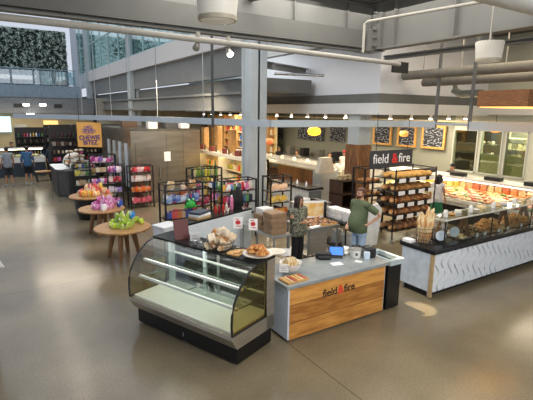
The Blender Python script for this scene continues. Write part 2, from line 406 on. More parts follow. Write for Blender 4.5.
    for i, sgn in enumerate((-1, 1)):
        e = V3(el[i])*k; wv = V3(hd[i])*k; a = sh[i]
        if sleeve <= 1: p = [a+V3((-sgn*.03, 0, 0)), a+(e-a)*.15, a+(e-a)*sleeve]; r_ = [.068*k, .076*k, .068*k]
        else: p = [a+V3((-sgn*.03, 0, 0)), a+(e-a)*.15, a+(e-a)*.6, e, e+(wv-e)*(sleeve-1)]; r_ = [.06*k, .068*k, .06*k, .056*k, .045*k]
        s.ball(tuple(a+V3((-sgn*.012, 0, .004))*k), .08*k, .082*k, .076*k, 14, 10); s.tube(p, r_, 12)
    s.build('shirt', sm, t, ang=80)
    if apron:
        ap = MB(); ap.loft([(0, -.03*k, .55*k, .19*k, .15*k), (0, -.03*k, .95*k, .185*k, .155*k), (0, -.03*k, 1.25*k, .15*k, .13*k)], 20)
        bmesh.ops.delete(ap.bm, geom=[v for v in ap.bm.verts if v.co.y > .0], context='VERTS')
        ap.build('apron', mat('apron_%s' % apron[1:], apron, .8), t).modifiers.new('thick', 'SOLIDIFY').thickness = .01
    if skirt:
        q = MB(); q.loft([(0, 0, .42*k, .23*k, .19*k), (0, 0, .6*k, .215*k, .17*k), (0, 0, .85*k, .175*k, .135*k), (0, 0, .98*k, .15*k, .115*k)], 24); q.build('skirt', mat('skirt_%s' % skirt[1:], skirt, .8), t)
    if pants:
        q = MB(); q.loft([(0, 0, .78*k, .165*k, .12*k), (0, 0, .9*k, .17*k, .125*k), (0, 0, 1.0*k, .155*k, .115*k)], 20)
        for i, sgn in enumerate((-1, 1)):
            a = V3((sgn*.085, 0, .88))*k; n = V3(kn[i])*k; z = V3(an[i])*k
            q.tube([a, n, z+V3((0, 0, .01))] if longpants else [a, a+(n-a)*.5, n+V3((0, 0, .0))], [.095*k, .075*k, .06*k] if longpants else [.095*k, .09*k, .085*k], 14)
        q.build('trousers' if longpants else 'shorts', mat('trousers_%s' % pants[1:], pants, .85, var=.15, scale=9), t, ang=80)
    for i in (0, 1):
        b = MB(); b.ball((an[i][0]*k, (an[i][1]-.06)*k, .035*k), .047*k, .135*k, .045*k, 12, 8); b.ball((an[i][0]*k, (an[i][1]+.0)*k, .06*k), .045*k, .055*k, .055*k, 12, 8)
        for v in b.bm.verts: v.co.z = max(v.co.z, .002)
        b.build('shoe', mat('shoe_%s' % shoes[1:], shoes, .6), t)
    return t
# ================================================================= THE SETTING
H_CAM = 3.4
# ---- concrete floor
def floor_mat():
    m = bpy.data.materials.new('polished_concrete'); m.use_nodes = True; nt = m.node_tree; b = nt.nodes['Principled BSDF']; N = nt.nodes.new; L = nt.links.new
    tc = N('ShaderNodeTexCoord')
    def nz(s, d): n = N('ShaderNodeTexNoise'); n.inputs['Scale'].default_value = s; n.inputs['Detail'].default_value = d; L(tc.outputs['Object'], n.inputs['Vector']); return n
    a = nz(.5, 5); r = N('ShaderNodeValToRGB'); e = r.color_ramp.elements; e[0].position = .32; e[1].position = .68; e[0].color = lin('#6c6250'); e[1].color = lin('#8c7e64'); L(a.outputs[0], r.inputs[0])
    f = nz(38, 3); r2 = N('ShaderNodeValToRGB'); e = r2.color_ramp.elements; e[0].position = .3; e[1].position = .7; e[0].color = (.82, .82, .82, 1); e[1].color = (1.12, 1.12, 1.1, 1); L(f.outputs[0], r2.inputs[0])
    mx = N('ShaderNodeMix'); mx.data_type = 'RGBA'; mx.blend_type = 'MULTIPLY'; mx.inputs[0].default_value = 1; L(r.outputs[0], mx.inputs[6]); L(r2.outputs[0], mx.inputs[7])
    # saw-cut joints
    sp = N('ShaderNodeSeparateXYZ'); L(tc.outputs['Object'], sp.inputs[0]); ms = []
    for ax, off in (('X', 5.7), ('Y', .2)):
        ad = N('ShaderNodeMath'); ad.operation = 'ADD'; ad.inputs[1].default_value = 92+off; L(sp.outputs[ax], ad.inputs[0])
        dv = N('ShaderNodeMath'); dv.operation = 'DIVIDE'; dv.inputs[1].default_value = 9.2; L(ad.outputs[0], dv.inputs[0])
        fr = N('ShaderNodeMath'); fr.operation = 'FRACT'; L(dv.outputs[0], fr.inputs[0])
        lt = N('ShaderNodeMath'); lt.operation = 'LESS_THAN'; lt.inputs[1].default_value = .0017; L(fr.outputs[0], lt.inputs[0]); ms.append(lt)
    mm = N('ShaderNodeMath'); mm.operation = 'MAXIMUM'; L(ms[0].outputs[0], mm.inputs[0]); L(ms[1].outputs[0], mm.inputs[1])
    m2 = N('ShaderNodeMix'); m2.data_type = 'RGBA'; L(mm.outputs[0], m2.inputs[0]); L(mx.outputs[2], m2.inputs[6]); m2.inputs[7].default_value = lin('#564c40')
    L(m2.outputs[2], b.inputs['Base Color'])
    g = nz(1.3, 4); mr = N('ShaderNodeMapRange'); mr.inputs[3].default_value = .12; mr.inputs[4].default_value = .24; L(g.outputs[0], mr.inputs[0]); L(mr.outputs[0], b.inputs['Roughness'])
    b.inputs['Specular IOR Level'].default_value = .4
    return m
S('floor', MB().box(-14, 24, -4, 60, -.2, 0), floor_mat())
GREY = mat('painted_steel_grey', '#767672', .5, var=.05, scale=2)
GREYD = mat('painted_steel_dark', '#62625e', .55, var=.06, scale=2)
WHITEW = mat('white_plaster', '#cfcfcf', .7, var=.03, scale=1)
BLUEST = mat('column_blue_grey', '#b2b8b8', .45, var=.05, scale=2)
DECK = two_tone('deck_paint', '#5e5c58', '#6e6c66', 3, .7)

# ---- roof deck (corrugated) over the near half, girders round the opening
d = MB(); n = 120; x0, x1 = -6., 20.; pts = []
for i in range(n):
    x = x0+(x1-x0)*i/n; w = (x1-x0)/n; pts += [(x, 6.2), (x+w*.35, 6.2), (x+w*.5, 6.12), (x+w*.85, 6.12)]
pts.append((x1, 6.2)); d.prism(pts+[(x1, 6.4), (x0, 6.4)], -4, 8.9, 'Y'); S('ceiling', d, DECK)
S('ceiling.001', MB().box(8.9, 20, 8.9, 24, 6.12, 6.35), DECK)
def ibeam(name, p0, p1, z0, z1, fw=.3, tf=.035, tw=.02, m=GREY, stiff=0):
    a, b = Vector(p0+(0,)), Vector(p1+(0,)); L = (b-a).length; ang = math.atan2(b.y-a.y, b.x-a.x); q = MB()
    q.box(0, L, -fw/2, fw/2, z0, z0+tf); q.box(0, L, -fw/2, fw/2, z1-tf, z1); q.box(0, L, -tw/2, tw/2, z0, z1)
    for i in range(stiff):
        x = L*(i+.5)/stiff; q.box(x-.01, x+.01, -fw/2+.02, fw/2-.02, z0+tf, z1-tf)
    o = q.build(name, m, loc=(a.x, a.y, 0), rz=ang, smooth=False); o['kind'] = 'structure'; return o
ibeam('steel_girder', (-6, 8.75), (8.7, 8.75), 4.97, 6.12, .2, stiff=9)
ibeam('steel_girder', (8.75, 8.7), (8.75, -3), 5.0, 6.12, stiff=7)
ibeam('steel_girder', (8.75, 8.75), (8.75, 14), 5.3, 6.12)
ibeam('steel_girder', (5.0, 8.7), (6.9, 3.0), 5.75, 6.12, m=GREYD)
ibeam('steel_girder', (-3, 3.2), (12, 3.2), 5.75, 6.12, m=GREYD)
q = MB(); q.box(-6, 8.4, 8.56, 8.64, 5.04, 5.46); S('girder_strip', q, GREYD)  # darker strip along the lower part of the girder web
q = MB(); q.box(8.45, 9.0, 8.45, 9.0, 4.98, 5.5); q.box(8.62, 8.9, 8.3, 8.45, 5.0, 6.1)
for i in range(5): q.cyl((8.55, 8.44, 5.1+i*.2), (8.55, 8.36, 5.1+i*.2), .04, seg=6)
S('girder_node', q, GREY)
# ---- upper storey block: L-shaped, over the bakery halls
S('wall_upper', MB().box(9.95, 20, 9.45, 24, 3.75, 6.12), mat('upper_white_wall', '#dcdde0', .8, var=.03, scale=1))
q = MB(); q.prism([(9.7, 9.2), (20, 9.2), (20, 9.5), (10, 9.5), (10, 24), (9.7, 24)], 3.36, 3.7, 'Z')
S('soffit_band', q, mat('soffit_white', '#d2d2d0', .7, var=.02))
S('soffit_recess', MB().prism([(9.82, 9.32), (20, 9.32), (20, 9.5), (10, 9.5), (10, 24), (9.82, 24)], 3.7, 3.98, 'Z'), GREYD)
S('ceiling.002', MB().box(10, 20, 9.5, 40, 3.4, 3.6), mat('hall_ceiling', '#d8cfc0', .8))
S('soffit_band', MB().box(15.2, 15.5, -2, 9.2, 3.4, 3.75), mat('soffit_white'))
# ---- right-hand wall with kitchen windows
WALLR = mat('sage_wall', '#b9bbae', .8, var=.04, scale=1)
q = MB(); y_open = [(9.62, 10.65), (8.68, 9.52), (7.8, 8.58)]
q.box(15.5, 15.7, -2, 7.8, 0, 6.1); q.box(15.5, 15.7, 7.8, 10.65, 0, 1.22); q.box(15.5, 15.7, 7.8, 10.65, 2.85, 6.1)
q.box(15.5, 15.7, 9.52, 9.62, 1.22, 2.85); q.box(15.5, 15.7, 8.58, 8.68, 1.22, 2.85)
S('wall_right', q, WALLR)
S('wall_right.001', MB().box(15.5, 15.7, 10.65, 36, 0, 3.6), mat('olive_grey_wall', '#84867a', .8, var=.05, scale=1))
S('roof_beam', MB().box(2.7, 2.95, 8.9, 33, 9.62, 9.9), GREYD)
ALU = mat('window_aluminium', '#c4c8c4', .35, metal=.4, var=.04)
for i, (a, b) in enumerate(y_open):
    o = T('window_%d' % (i+1), None, None); o['kind'] = 'structure'
    f = MB(); 
    for (p, r_, s_, t_) in ((a, a+.04, 1.22, 2.85), (b-.04, b, 1.22, 2.85), (a, b, 1.22, 1.27), (a, b, 2.8, 2.85)): f.box(15.46, 15.56, p, r_, s_, t_)
    f.build('window_frame', ALU, o, smooth=False)
    MB().box(15.5, 15.51, a+.04, b-.04, 1.27, 2.8).build('window_pane', glass('window_glass', '#d8dcc8', .06), o, smooth=False)
    if i: MB().box(15.515, 15.525, a+.04, b-.04, 1.27, 1.98).build('frosted_film', mat('frosted_film', '#b4b8b0', .5), o, smooth=False)
S('trim_1', MB().box(15.38, 15.5, -2, 24, 3.1, 3.16), mat('cream_trim', '#d8ccaa', .6))
# kitchen beyond the windows
S('wall_kitchen', MB().box(17.6, 17.8, 6, 13, 0, 3.4), mat('kitchen_wall', '#76746a', .8, var=.1))
S('ceiling.003', MB().box(15.7, 17.8, 4, 9.4, 3.0, 3.1), mat('hall_ceiling'))
# far wall and left store fronts
S('wall_back', MB().box(6.5, 16, 32, 32.3, 0, 4.2), mat('back_wall', '#9c988a', .8))
q = MB(); q.box(-14, 6.6, 34, 34.3, 0, 4.1); S('wall_back.001', q, mat('store_front_wall', '#a89a78', .8, var=.12, scale=.6))
# ---- column row at x = 7 with the beams and fascia of the upper level
def column(x, y, z1=9., w=.6):
    q = MB(); q.box(x-w/2, x+w/2, y-w/2, y-w/2+.05, 0, z1); q.box(x-w/2, x+w/2, y+w/2-.05, y+w/2, 0, z1); q.box(x-.03, x+.03, y-w/2, y+w/2, 0, z1)
    q.box(x-w/2+.06, x+w/2-.06, y-w/2+.05, y+w/2-.05, 0, z1)
    o = q.build('steel_column', BLUEST, smooth=False); o['kind'] = 'structure'; return o
column(7.2, 12.1, 9, .58); column(7.15, 25.2, 12, .55); column(7.15, 36.6, 12, .7)
S('fascia_panel', MB().box(6.9, 7.1, 12.4, 37.8, 5.5, 6.25), mat('fascia_white', '#cdc8c2', .7, var=.03))
S('upper_beam', MB().box(7.1, 7.3, 12.4, 37.8, 4.55, 5.5), GREY)
q = MB(); q.box(6.85, 7.3, 12.4, 37.8, 3.42, 3.5); q.box(7.0, 7.1, 12.4, 37.8, 3.45, 4.0); q.box(6.85, 7.3, 12.4, 37.8, 3.95, 4.03); S('steel_girder', q, GREY)
S('upper_floor_slab', MB().box(7.35, 9.7, 12.4, 24, 4.05, 4.5), GREYD); S('upper_floor_slab', MB().box(7.35, 14, 24, 46, 4.05, 4.5), GREYD)
# glazing above the fascia
gl = T('window_4', None, None); gl['kind'] = 'structure'
MB().box(6.98, 7.0, 12.6, 40.8, 6.25, 11).build('window_pane', glass('curtain_glass', '#d8eeec', .2, .05), gl, smooth=False)
f = MB()
for i in range(12): y = 13+i*2.4; f.box(6.95, 7.03, y, y+.06, 6.25, 11)
for z in (6.25, 8.1, 10.9): f.box(6.95, 7.03, 12.6, 40.8, z, z+.06)
f.build('window_frame', mat('mullion', '#a4c2c0', .4), gl, smooth=False)
q = MB(); q.box(7.5, 7.8, 41.6, 47, 5.3, 11.5); S('wall_return', q, WHITEW)
# ---- balcony and its rail
S('balcony_slab', MB().box(-14, 7.2, 41.5, 54, 5.0, 5.35), mat('balcony_grey', '#98a4ac', .6))
S('balcony_edge', MB().box(-14, 7.2, 41.2, 41.5, 4.1, 5.3), mat('balcony_grey'))
S('balcony_underside', MB().box(-14, 7.2, 34.3, 41.2, 4.1, 4.2), GREYD)
S('store_lintel', MB().box(-14, 6.6, 33.4, 34.0, 3.12, 4.1), mat('lintel_grey', '#777a7c', .6))
q = MB()
for i in range(4): q.box(-3.2+2.4*i, -2.7+2.4*i, 33.36, 33.4, 3.5, 3.75)
S('lintel_vents', q, mat('vent_dark', '#26282a', .6))
rl = T('balcony_railing', 'glass balcony railing with steel posts in front of the plant wall', 'railing', (0, 41.3, 5.35))
for i in range(9): MB().cyl((-6+i*1.6, 0, -.05), (-6+i*1.6, 0, 1.25), .035, seg=8).build('post', mat('rail_steel', '#9fb0b4', .3, .6), rl)
for i in range(8): MB().box(-5.93+i*1.6, -4.47+i*1.6, -.01, .01, .05, 1.15).build('glass_panel', glass('rail_glass', '#cfe6ee', .42), rl, smooth=False)
MB().cyl((-6, 0, 1.27), (6.9, 0, 1.27), .04, seg=8).build('handrail', mat('rail_steel'), rl)
q = MB(); q.box(-14, 8, 53, 53.4, 4, 11.5); S('wall_far', q, mat('bright_wall', '#c8ccc8', .8))
# ---- living wall
lw = T('living_wall', 'tall dark green living plant wall behind the balcony railing', 'plant wall', (1, 52.9, 5.4))
MB().box(-7, 6.9, -.12, .0, 0, 6.0).build('backing_panel', mat('moss_backing', '#18241a', .9), lw, smooth=False)
q = MB(); random.seed(4)
for i in range(5200):
    x = random.uniform(-3.5, 6.95); z = random.uniform(.05, 6.0); s = random.uniform(.07, .15); a = random.uniform(0, 2*PI); y = -.14-random.random()*.3
    u = Vector((math.cos(a), random.uniform(-.5, .2), math.sin(a)))*s; v = Vector((-math.sin(a), random.uniform(-.9, -.1), math.cos(a)))*s*.5; p = Vector((x, y, z))
    q.quad(p-u, p-v, p+u, p+v)
o = q.build('leaves', two_tone('leaf_green', '#142c1c', '#dce8d0', 2.6, .45, .44, .64, detail=8), lw, smooth=False); o['kind'] = 'stuff'
# trees outside the glazing
random.seed(9)
for j, (x, y, z, s, lb) in enumerate([(11.5, 40, 7.4, 2.0, 'leafy tree crown seen through the high glazing left of the blue column'), (10.8, 25.5, 7.6, 1.5, 'leafy tree seen through the high glazing right of the blue column')]):
    t = T('tree', lb, 'tree', (x, y, 4.5), group=None)
    MB().tube([(0, 0, 0), (.1, 0, 2), (0, .1, 3.8)], [.16, .12, .05], 8).build('trunk', mat('bark', '#4a3c30', .9), t)
    q = MB()
    for i in range(900):
        p = Vector((random.gauss(0, .5), random.gauss(0, .5), random.gauss(0, .4)))*s+Vector((0, 0, 1.86+s*1.1)); a = random.uniform(0, 6.3); e = .16
        u = Vector((math.cos(a), math.sin(a), random.uniform(-.6, .6)))*e; v = Vector((-math.sin(a), math.cos(a), .5))*e*.5; q.quad(p-u, p-v, p+u, p+v)
    q.build('foliage', two_tone('tree_leaf', '#3c6a4c', '#78a484', 3, .6), t, smooth=False)['kind'] = 'stuff'
# ---- wood-clad column
wc = T('wood_clad_column', None, None, (10.05, 10.3, 0)); wc['kind'] = 'structure'
q = MB(); q.box(-.25, .25, -.25, .25, 2.4, 3.4); q.box(-.03, .03, -.27, -.25, 2.4, 3.4); q.build('steel_shaft', BLUEST, wc, smooth=False)
MB().box(-.29, .29, -.29, .29, 0, 2.42).build('plank_cladding', planks('clad_planks', '#6e4628', '#b4824e', 'XY', .17, '#2a180c', .6), wc, smooth=False)
# ---- suspended rail, its rods
def railseg(name, pts, z0, z1, w=.08, m=None):
    q = MB()
    for a, b in zip(pts, pts[1:]):
        a = Vector(a+(0,)); b = Vector(b+(0,)); d = b-a; ang = math.atan2(d.y, d.x); L = d.length
        mm = Matrix.Translation((a.x, a.y, 0)) @ Matrix.Rotation(ang, 4, 'Z'); q.box(-.02, L+.02, -w/2, w/2, z0, z1, m=mm @ Matrix.Translation((0, 0, 0)))
    return q
RAILM = mat('hung_rail_paint', '#a9b2b8', .5, var=.03)
def bx(mbld, a, b, z0, z1, w):
    a = Vector((a[0], a[1], 0)); b = Vector((b[0], b[1], 0)); d = b-a; r = bmesh.ops.create_cube(mbld.bm, size=1)['verts']
    mm = Matrix.Translation(((a+b)/2)+Vector((0, 0, (z0+z1)/2))) @ Matrix.Rotation(math.atan2(d.y, d.x), 4, 'Z') @ Matrix.Diagonal((d.length, w, z1-z0, 1))
    bmesh.ops.transform(mbld.bm, matrix=mm, verts=r)
q = MB(); P_ = [(1.0, 21.3), (2.5, 19.7), (4.5, 16.4), (6.15, 9.5), (10.3, 8.8), (10.8, 8.05)]
for a, b in zip(P_, P_[1:]): bx(q, a, b, 3.02, 3.2, .1)
S('hung_rail', q, RAILM)
q = MB(); bx(q, (10.5, 6.8), (11.3, 4.6), 3.0, 3.22, .1); bx(q, (10.8, 8.05), (10.5, 6.8), 3.1, 3.16, .04); S('hung_rail', q, RAILM)
for x, y, z0, z1, r_, m_ in ((4.83, 10.15, 3.0, 6.12, .035, mat('dark_rod', '#3c3e3e', .5)), (10.8, 8.05, 3.0, 6.12, .045, mat('dark_rod2', '#5c5e5e', .5)), (10.5, 6.8, 3.0, 6.12, .045, mat('dark_rod2'))):
    S('hanger_rod', MB().cyl((x, y, z0), (x, y, z1), r_, seg=10), m_)
random.seed(2)
for px, py in ((3.2, 18.5), (4.0, 17.2), (4.9, 14.6), (5.5, 12.2), (3.6, 17.9)):
    S('hanger_rod', MB().cyl((px, py, 3.2), (px, py, 6.0), .012, seg=6), mat('thin_rod', '#9a9e9e', .4))
# ---- pipes and ducts under the deck
def pipe(name, pts, r_, m, label, seg=14, cat='pipe', group=None):
    o = MB().tube(pts, r_, seg).build(name, m); tag(o, label, cat, group); return o
PIPE = mat('pipe_paint', '#a8a49a', .75, var=.04)
pipe('sprinkler_pipe', [(-3, 7.5, 4.67), (2, 7.5, 4.66), (8.4, 7.5, 4.57), (8.52, 7.5, 4.56)], .052, PIPE, 'long pale grey pipe crossing below the roof girder')
pipe('riser_pipe', [(3.95, 7.75, 4.98), (3.95, 7.75, 5.75), (4.0, 7.7, 5.82), (6.5, 5.2, 5.86)], .03, PIPE, 'thin pale pipe rising beside the near tall column top then running along the roof')
pipe('riser_pipe', [(7.4, 7.6, 4.75), (7.4, 7.6, 5.38), (7.45, 7.55, 5.42), (8.2, 3.0, 5.42), (8.3, 0, 5.42)], .03, PIPE, 'thin pale bent pipe running along the right girder face')
pipe('air_duct', [(10.8, 9.3, 4.52), (10.8, 6, 4.52), (10.8, 3.25, 4.52)], .13, mat('duct_paint', '#77746c', .7), 'upper of the two long grey ducts below the right roof')
pipe('air_duct', [(11.35, 9.0, 4.33), (11.35, 6, 4.33), (11.35, 3.25, 4.33)], .12, mat('duct_paint'), 'lower of the two long grey ducts below the right roof')
pipe('large_duct', [(3.4, 2.75, 4.8), (8, 2.75, 4.8), (12, 2.75, 4.8)], .3, mat('large_duct_paint', '#c4c6c2', .5), 'large pale duct at the top right of the view', 24, 'duct')
for i, (x, y) in enumerate(((10.8, 8.6), (10.8, 7.4), (10.8, 6.2), (10.8, 5.0))):
    pipe('pipe_hanger', [(x, y, 4.6), (x, y, 6.1)], .018, PIPE, 'thin rod hanging the upper grey duct from the roof', 6, 'hanger', 'duct hangers')
pipe('short_pipe', [(7.35, 11.2, 4.52), (8.6, 10.4, 4.48)], .04, mat('chrome_pipe', '#a4a4a0', .25, .8), 'short shiny pipe just right of the tall column')
pipe('elbow_duct', [(11.9, 8.3, 4.4), (11.9, 8.3, 4.1), (11.8, 8.0, 3.98), (11.7, 7.3, 3.98)], .11, mat('foil_duct', '#8c908c', .3, .7), 'crinkled silver elbow duct above the wooden header box', 12, 'duct')
ibeam('steel_girder', (7.5, 12.0), (9.9, 13.0), 4.75, 4.95, .2)
ibeam('steel_girder', (9.6, 9.0), (9.6, 2.0), 4.86, 4.98, .1, m=GREYD)
q = MB(); q.box(9.9, 10.5, 8.9, 9.0, 4.55, 4.85); tag(q.build('wall_speaker', mat('speaker_black', '#17181a', .6), smooth=False), 'small black box speaker on the upper wall corner under the girder', 'speaker')
q = MB(); q.box(9.7, 11.6, 5.0, 6.15, 3.58, 3.94); tag(q.build('wooden_header', planks('header_wood', '#5e3a20', '#9a663a', 'Z', .12, '#5a3414', .5, (3, 3, 20)), smooth=False), 'orange wooden header box hanging at the right edge under the ducts', 'header box')
o = MB().box(9.75, 11.55, 5.05, 6.1, 3.56, 3.585).build('light_strip', emis('header_glow', '#ffb860', 2), smooth=False); o.parent = bpy.data.objects['wooden_header']
# ---- drum lamps and spotlights
def drum(x, y, z, r_, label, rod=6.0):
    t = T('drum_lamp', label, 'lamp', (x, y, z))
    MB().lathe([(r_*.8, 0), (r_*.9, .015), (r_*.93, .03), (r_*1.04, .3), (r_*1.03, .33), (.06, .335)], seg=32).build('shade', mat('lamp_opal', '#ddd8cb', .5, var=.02, emit=.12), t)  # faint glow added so the unlit shade looks pale
    MB().lathe([(r_*.94, .005), (r_*.96, .03), (r_*.955, .05), (r_*.94, .05)], seg=32).build('rim', mat('lamp_rim', '#b4aa94', .5), t)
    MB().cyl((0, 0, .33), (0, 0, rod-z), .018, seg=8).build('rod', PIPE, t)
drum(2.32, 4.72, 4.4, .23, 'white drum lamp hanging at the top centre of the view', 6.1)
drum(7.45, 4.6, 4.3, .22, 'white drum lamp hanging at the upper right below the ducts', 6.1)
for x, y, z, lit, lb in ((3.3, 7.5, 4.52, 0, 'unlit chrome spotlight clamped on the long pipe'), (3.9, 7.5, 4.5, 1, 'lit white spotlight clamped on the long pipe')):
    t = T('spotlight', lb, 'spotlight', (x, y, z))
    MB().cyl((0, 0, .06), (0, 0, .2), .015, seg=8).build('bracket', PIPE, t)
    h_ = MB(); h_.cyl((0, .02, .05), (0, -.08, -.07) if lit else (-.07, -.07, -.04), .04, .065, 16); h_.build('head', mat('chrome_pipe'), t)
    ln = MB(); c_ = Vector((0, -.085, -.076)) if lit else Vector((-.074, -.076, -.045)); dd = (Vector((0, -.1, -.12)) if lit else Vector((-.07, -.09, -.09))).normalized()
    ln.cyl(c_, c_+dd*.012, .06, .05, 16); ln.build('lens', emis('spot_lens', '#fff4dc', 14) if lit else mat('lens_grey', '#b4b4ac', .15, .6), t)
    ck = MB().box(-.03, .03, -.03, .03, .18, .25).build('clamp', PIPE, t)
# ================================================================= REFRIGERATED CASE
STEEL = two_tone('brushed_steel', '#a39a8a', '#bab2a4', 3, .38, .3, .7, metal=.7, stretch=(1, 1, 14))
STEELT = mat('table_steel', '#a9aaa8', .3, metal=.75, var=.08)
BLK = mat('black_laminate', '#0d0d0e', .4, var=.1)
BLKM = mat('black_metal', '#1a1a1b', .4, var=.1)
CG = glass('case_glass', '#fbfcfa', .03)
TAGM = mat('white_card', '#f2f0ec', .6, var=.02)
RED = mat('mark_red', '#c62e30', .6)
rc = T('glass_display_case', 'empty curved-glass refrigerated display case with black base, nearest the camera', 'display case', (2.52, 4.66, 0), R(21.5))
Ln = 2.16
MB().box(.06, .84, .03, Ln-.03, .03, .29).build('base', BLK, rc, smooth=False)
q = MB()
for x in (.1, .78):
    for y in (.1, Ln/2, Ln-.1): q.cyl((x, y, 0), (x, y, .04), .025, seg=10)
q.build('feet', mat('foot_steel', '#8a8a88', .4, .7), rc)
q = MB(); q.prism([(.02, .28), (.86, .28), (.86, .49), (-.07, .49), (-.08, .44)], 0, Ln, 'Y'); q.build('lower_body', STEEL, rc, smooth=False)
for y in (0, Ln-.045): MB().box(.68, .87, y, y+.045, .28, 1.345).build('rear_post', STEEL, rc, smooth=False)
MB().box(-.02, .8, .05, Ln-.05, .49, .52).build('deck', mat('case_deck_white', '#f2ede4', .35, var=.03), rc, smooth=False)
prof = [(-.07, .5), (-.078, .65), (-.068, .8), (-.035, .92), (.02, 1.02), (.1, 1.13), (.19, 1.22), (.3, 1.3), (.42, 1.34)]
q = MB(); q.sheet(prof, .03, Ln-.03, .006); q.build('curved_front_glass', CG, rc)
for y in (.012, Ln-.018):
    MB().prism(prof+[(.68, 1.34), (.68, .5)], y, y+.006, 'Y').build('end_glass', glass('end_glass', '#d8cfae' , .05), rc, smooth=False)
for y in (.012, Ln-.012): MB().tube([(x, y, z) for x, z in prof]+[(.68, y, 1.34), (.68, y, .5), (-.07, y, .5)], .016, 8, True).build('black_edge_frame', BLKM, rc)
q = MB(); q.box(.44, .88, -.005, Ln+.005, 1.345, 1.375); q.build('top_panel', mat('case_top_black', '#1c1f1f', .18, var=.1), rc, smooth=False)
q = MB(); q.box(.84, .87, .05, Ln-.05, .5, .56); q.box(.84, .87, .05, Ln-.05, 1.28, 1.34); q.box(.84, .87, Ln/2-.03, Ln/2+.03, .5, 1.34); q.box(.84, .87, .05, .1, .5, 1.34); q.box(.84, .87, Ln-.1, Ln-.05, .5, 1.34)
q.build('rear_door_frame', mat('case_frame_grey', '#7c807c', .4), rc, smooth=False)
MB().box(.85, .856, .05, Ln-.05, .52, 1.3).build('rear_sliding_glass', glass('rear_glass', '#8a928a', .1), rc, smooth=False)
for i, (z, x0, x1) in enumerate(((.8, .1, .76), (1.05, .2, .76))):
    sh = MB().box(x0, x1, .06, Ln-.06, z, z+.01).build('glass_shelf', glass('shelf_glass', '#f2f7f4', .06), rc, smooth=False)
    MB().box(x0-.018, x0+.018, .06, Ln-.06, z-.014, z+.024).build('front_rail', mat('rail_white', '#eef0ea', .5, var=.02), sh, smooth=False)
    MB().box(x1-.012, x1+.012, .06, Ln-.06, z-.012, z+.015).build('rear_rail', mat('rail_white'), sh, smooth=False)
    b = MB()
    for y in (.07, Ln*.5, Ln-.09): b.prism([(x0+.02, z-.004), (x1, z-.004), (x1, z-.06)], y, y+.012, 'Y')
    b.build('bracket', mat('bracket_steel', '#6f726e', .4, .5), sh, smooth=False)
q = MB(); q.box(.7, .78, Ln-.14, Ln-.06, .5, 1.33); q.box(.76, .8, Ln/2+.2, Ln/2+.26, .5, 1.33); q.build('shelf_upright', mat('upright_pale', '#c0cac8', .4), rc, smooth=False)
MB().box(.5, .56, .06, Ln-.06, 1.325, 1.343).build('glow_strip', emis('case_glow', '#fffdf4', 1.2), rc, smooth=False)  # faint glowing strip added below the top to light the inside
q = MB(); q.box(.86, .878, .28, .4, .05, .2); q.box(.055, .06, Ln/2-.01, Ln/2+.01, .1, .16); q.build('vent_tab', STEELT, rc, smooth=False)
# things standing on the case -------------------------------------------------
def case_pt(x, y, z=1.375): return Matrix.Translation((2.52, 4.66, 0)) @ Matrix.Rotation(R(21.5), 4, 'Z') @ Vector((x, y, z))
def sign_card(name, label, loc, rz, w=.1, h=.13, zs=0., red=False, foot=True, tilt=0):
    t = T(name, label, 'sign', loc, rz)
    c = MB().box(-w/2, w/2, -.004, .004, zs, zs+h).build('card', TAGM, t, smooth=False)
    if foot: f = MB(); f.cyl((0, 0, 0), (0, 0, zs+.01), .004, seg=6); f.cyl((0, 0, 0), (0, 0, .006), .03, seg=12); f.build('stand', STEELT, t)
    k = MB(); random.seed(sum(map(ord, label)))
    if red:
        k.ball((0, -.006, zs+h*.55), w*.3, .003, h*.2, 10, 6); k.box(-w*.2, w*.35, -.008, -.004, zs+h*.18, zs+h*.24); k.box(-w*.3, w*.1, -.008, -.004, zs+h*.82, zs+h*.88)
    else:
        for i in range(3): k.box(-w*.35, w*random.uniform(.1, .35), -.006, -.004, zs+h*(.25+.2*i), zs+h*(.29+.2*i))
    k.build('printed_marks', RED if red else mat('print_grey', '#5a5a60', .7), t, smooth=False)
    t.rotation_euler.x = tilt; return t
FACE = R(-32.5)                                   # turn that makes a card face the customers
p = case_pt(.64, .84); bk = T('pastry_basket', 'wire basket heaped with wrapped pastries on top of the glass case', 'basket', p, 0)
q = MB()
for i, (z, r_) in enumerate(((.01, .16), (.06, .185), (.11, .21), (.13, .215))): q.tube([(r_*math.cos(a*PI/12), r_*math.sin(a*PI/12), z) for a in range(24)], .005, 5, True)
for a in range(16): q.tube([(.16*math.cos(a*PI/8), .16*math.sin(a*PI/8), .01), (.215*math.cos(a*PI/8), .215*math.sin(a*PI/8), .13)], .004, 5)
q.cyl((0, 0, 0), (0, 0, .008), .13, seg=20); q.build('wire_frame', mat('basket_wire', '#6a6258', .4, .4), bk)
random.seed(5)
wrap = [pillow(.11, .08, .1, s, .25, .6).mesh('wrapped_pastry', two_tone('wrapped_pastry_%d' % s, ['#dcc098', '#c88e50', '#e8d8bc'][s], '#f2dfc2', 18, .3, .42, .62)) for s in range(3)]
for i in range(24):
    a = i*2.4; r_ = (.02+.15*math.sqrt((i % 10)/10)); z = .02+.075*(i//10)+(.05 if i > 16 else 0)
    inst('wrapped_pastry', wrap[i % 3], (p.x+r_*math.cos(a), p.y+r_*math.sin(a), p.z+z), (random.uniform(-.6, .6), random.uniform(-.6, .6), a), 1, 'pastry in clear wrap heaped in the wire basket on the glass case', 'pastry', 'wrapped pastries in the basket on the case')
p = case_pt(.68, .16); pl = T('pastry_platter', 'round pale platter of croissants on the right end of the glass case', 'platter', p)
MB().lathe([(.09, 0), (.1, .01), (.17, .035), (.225, .05), (.225, .058), (.16, .045), (.02, .04)], seg=32).build('plate', mat('platter_cream', '#e6ddca', .4), pl)
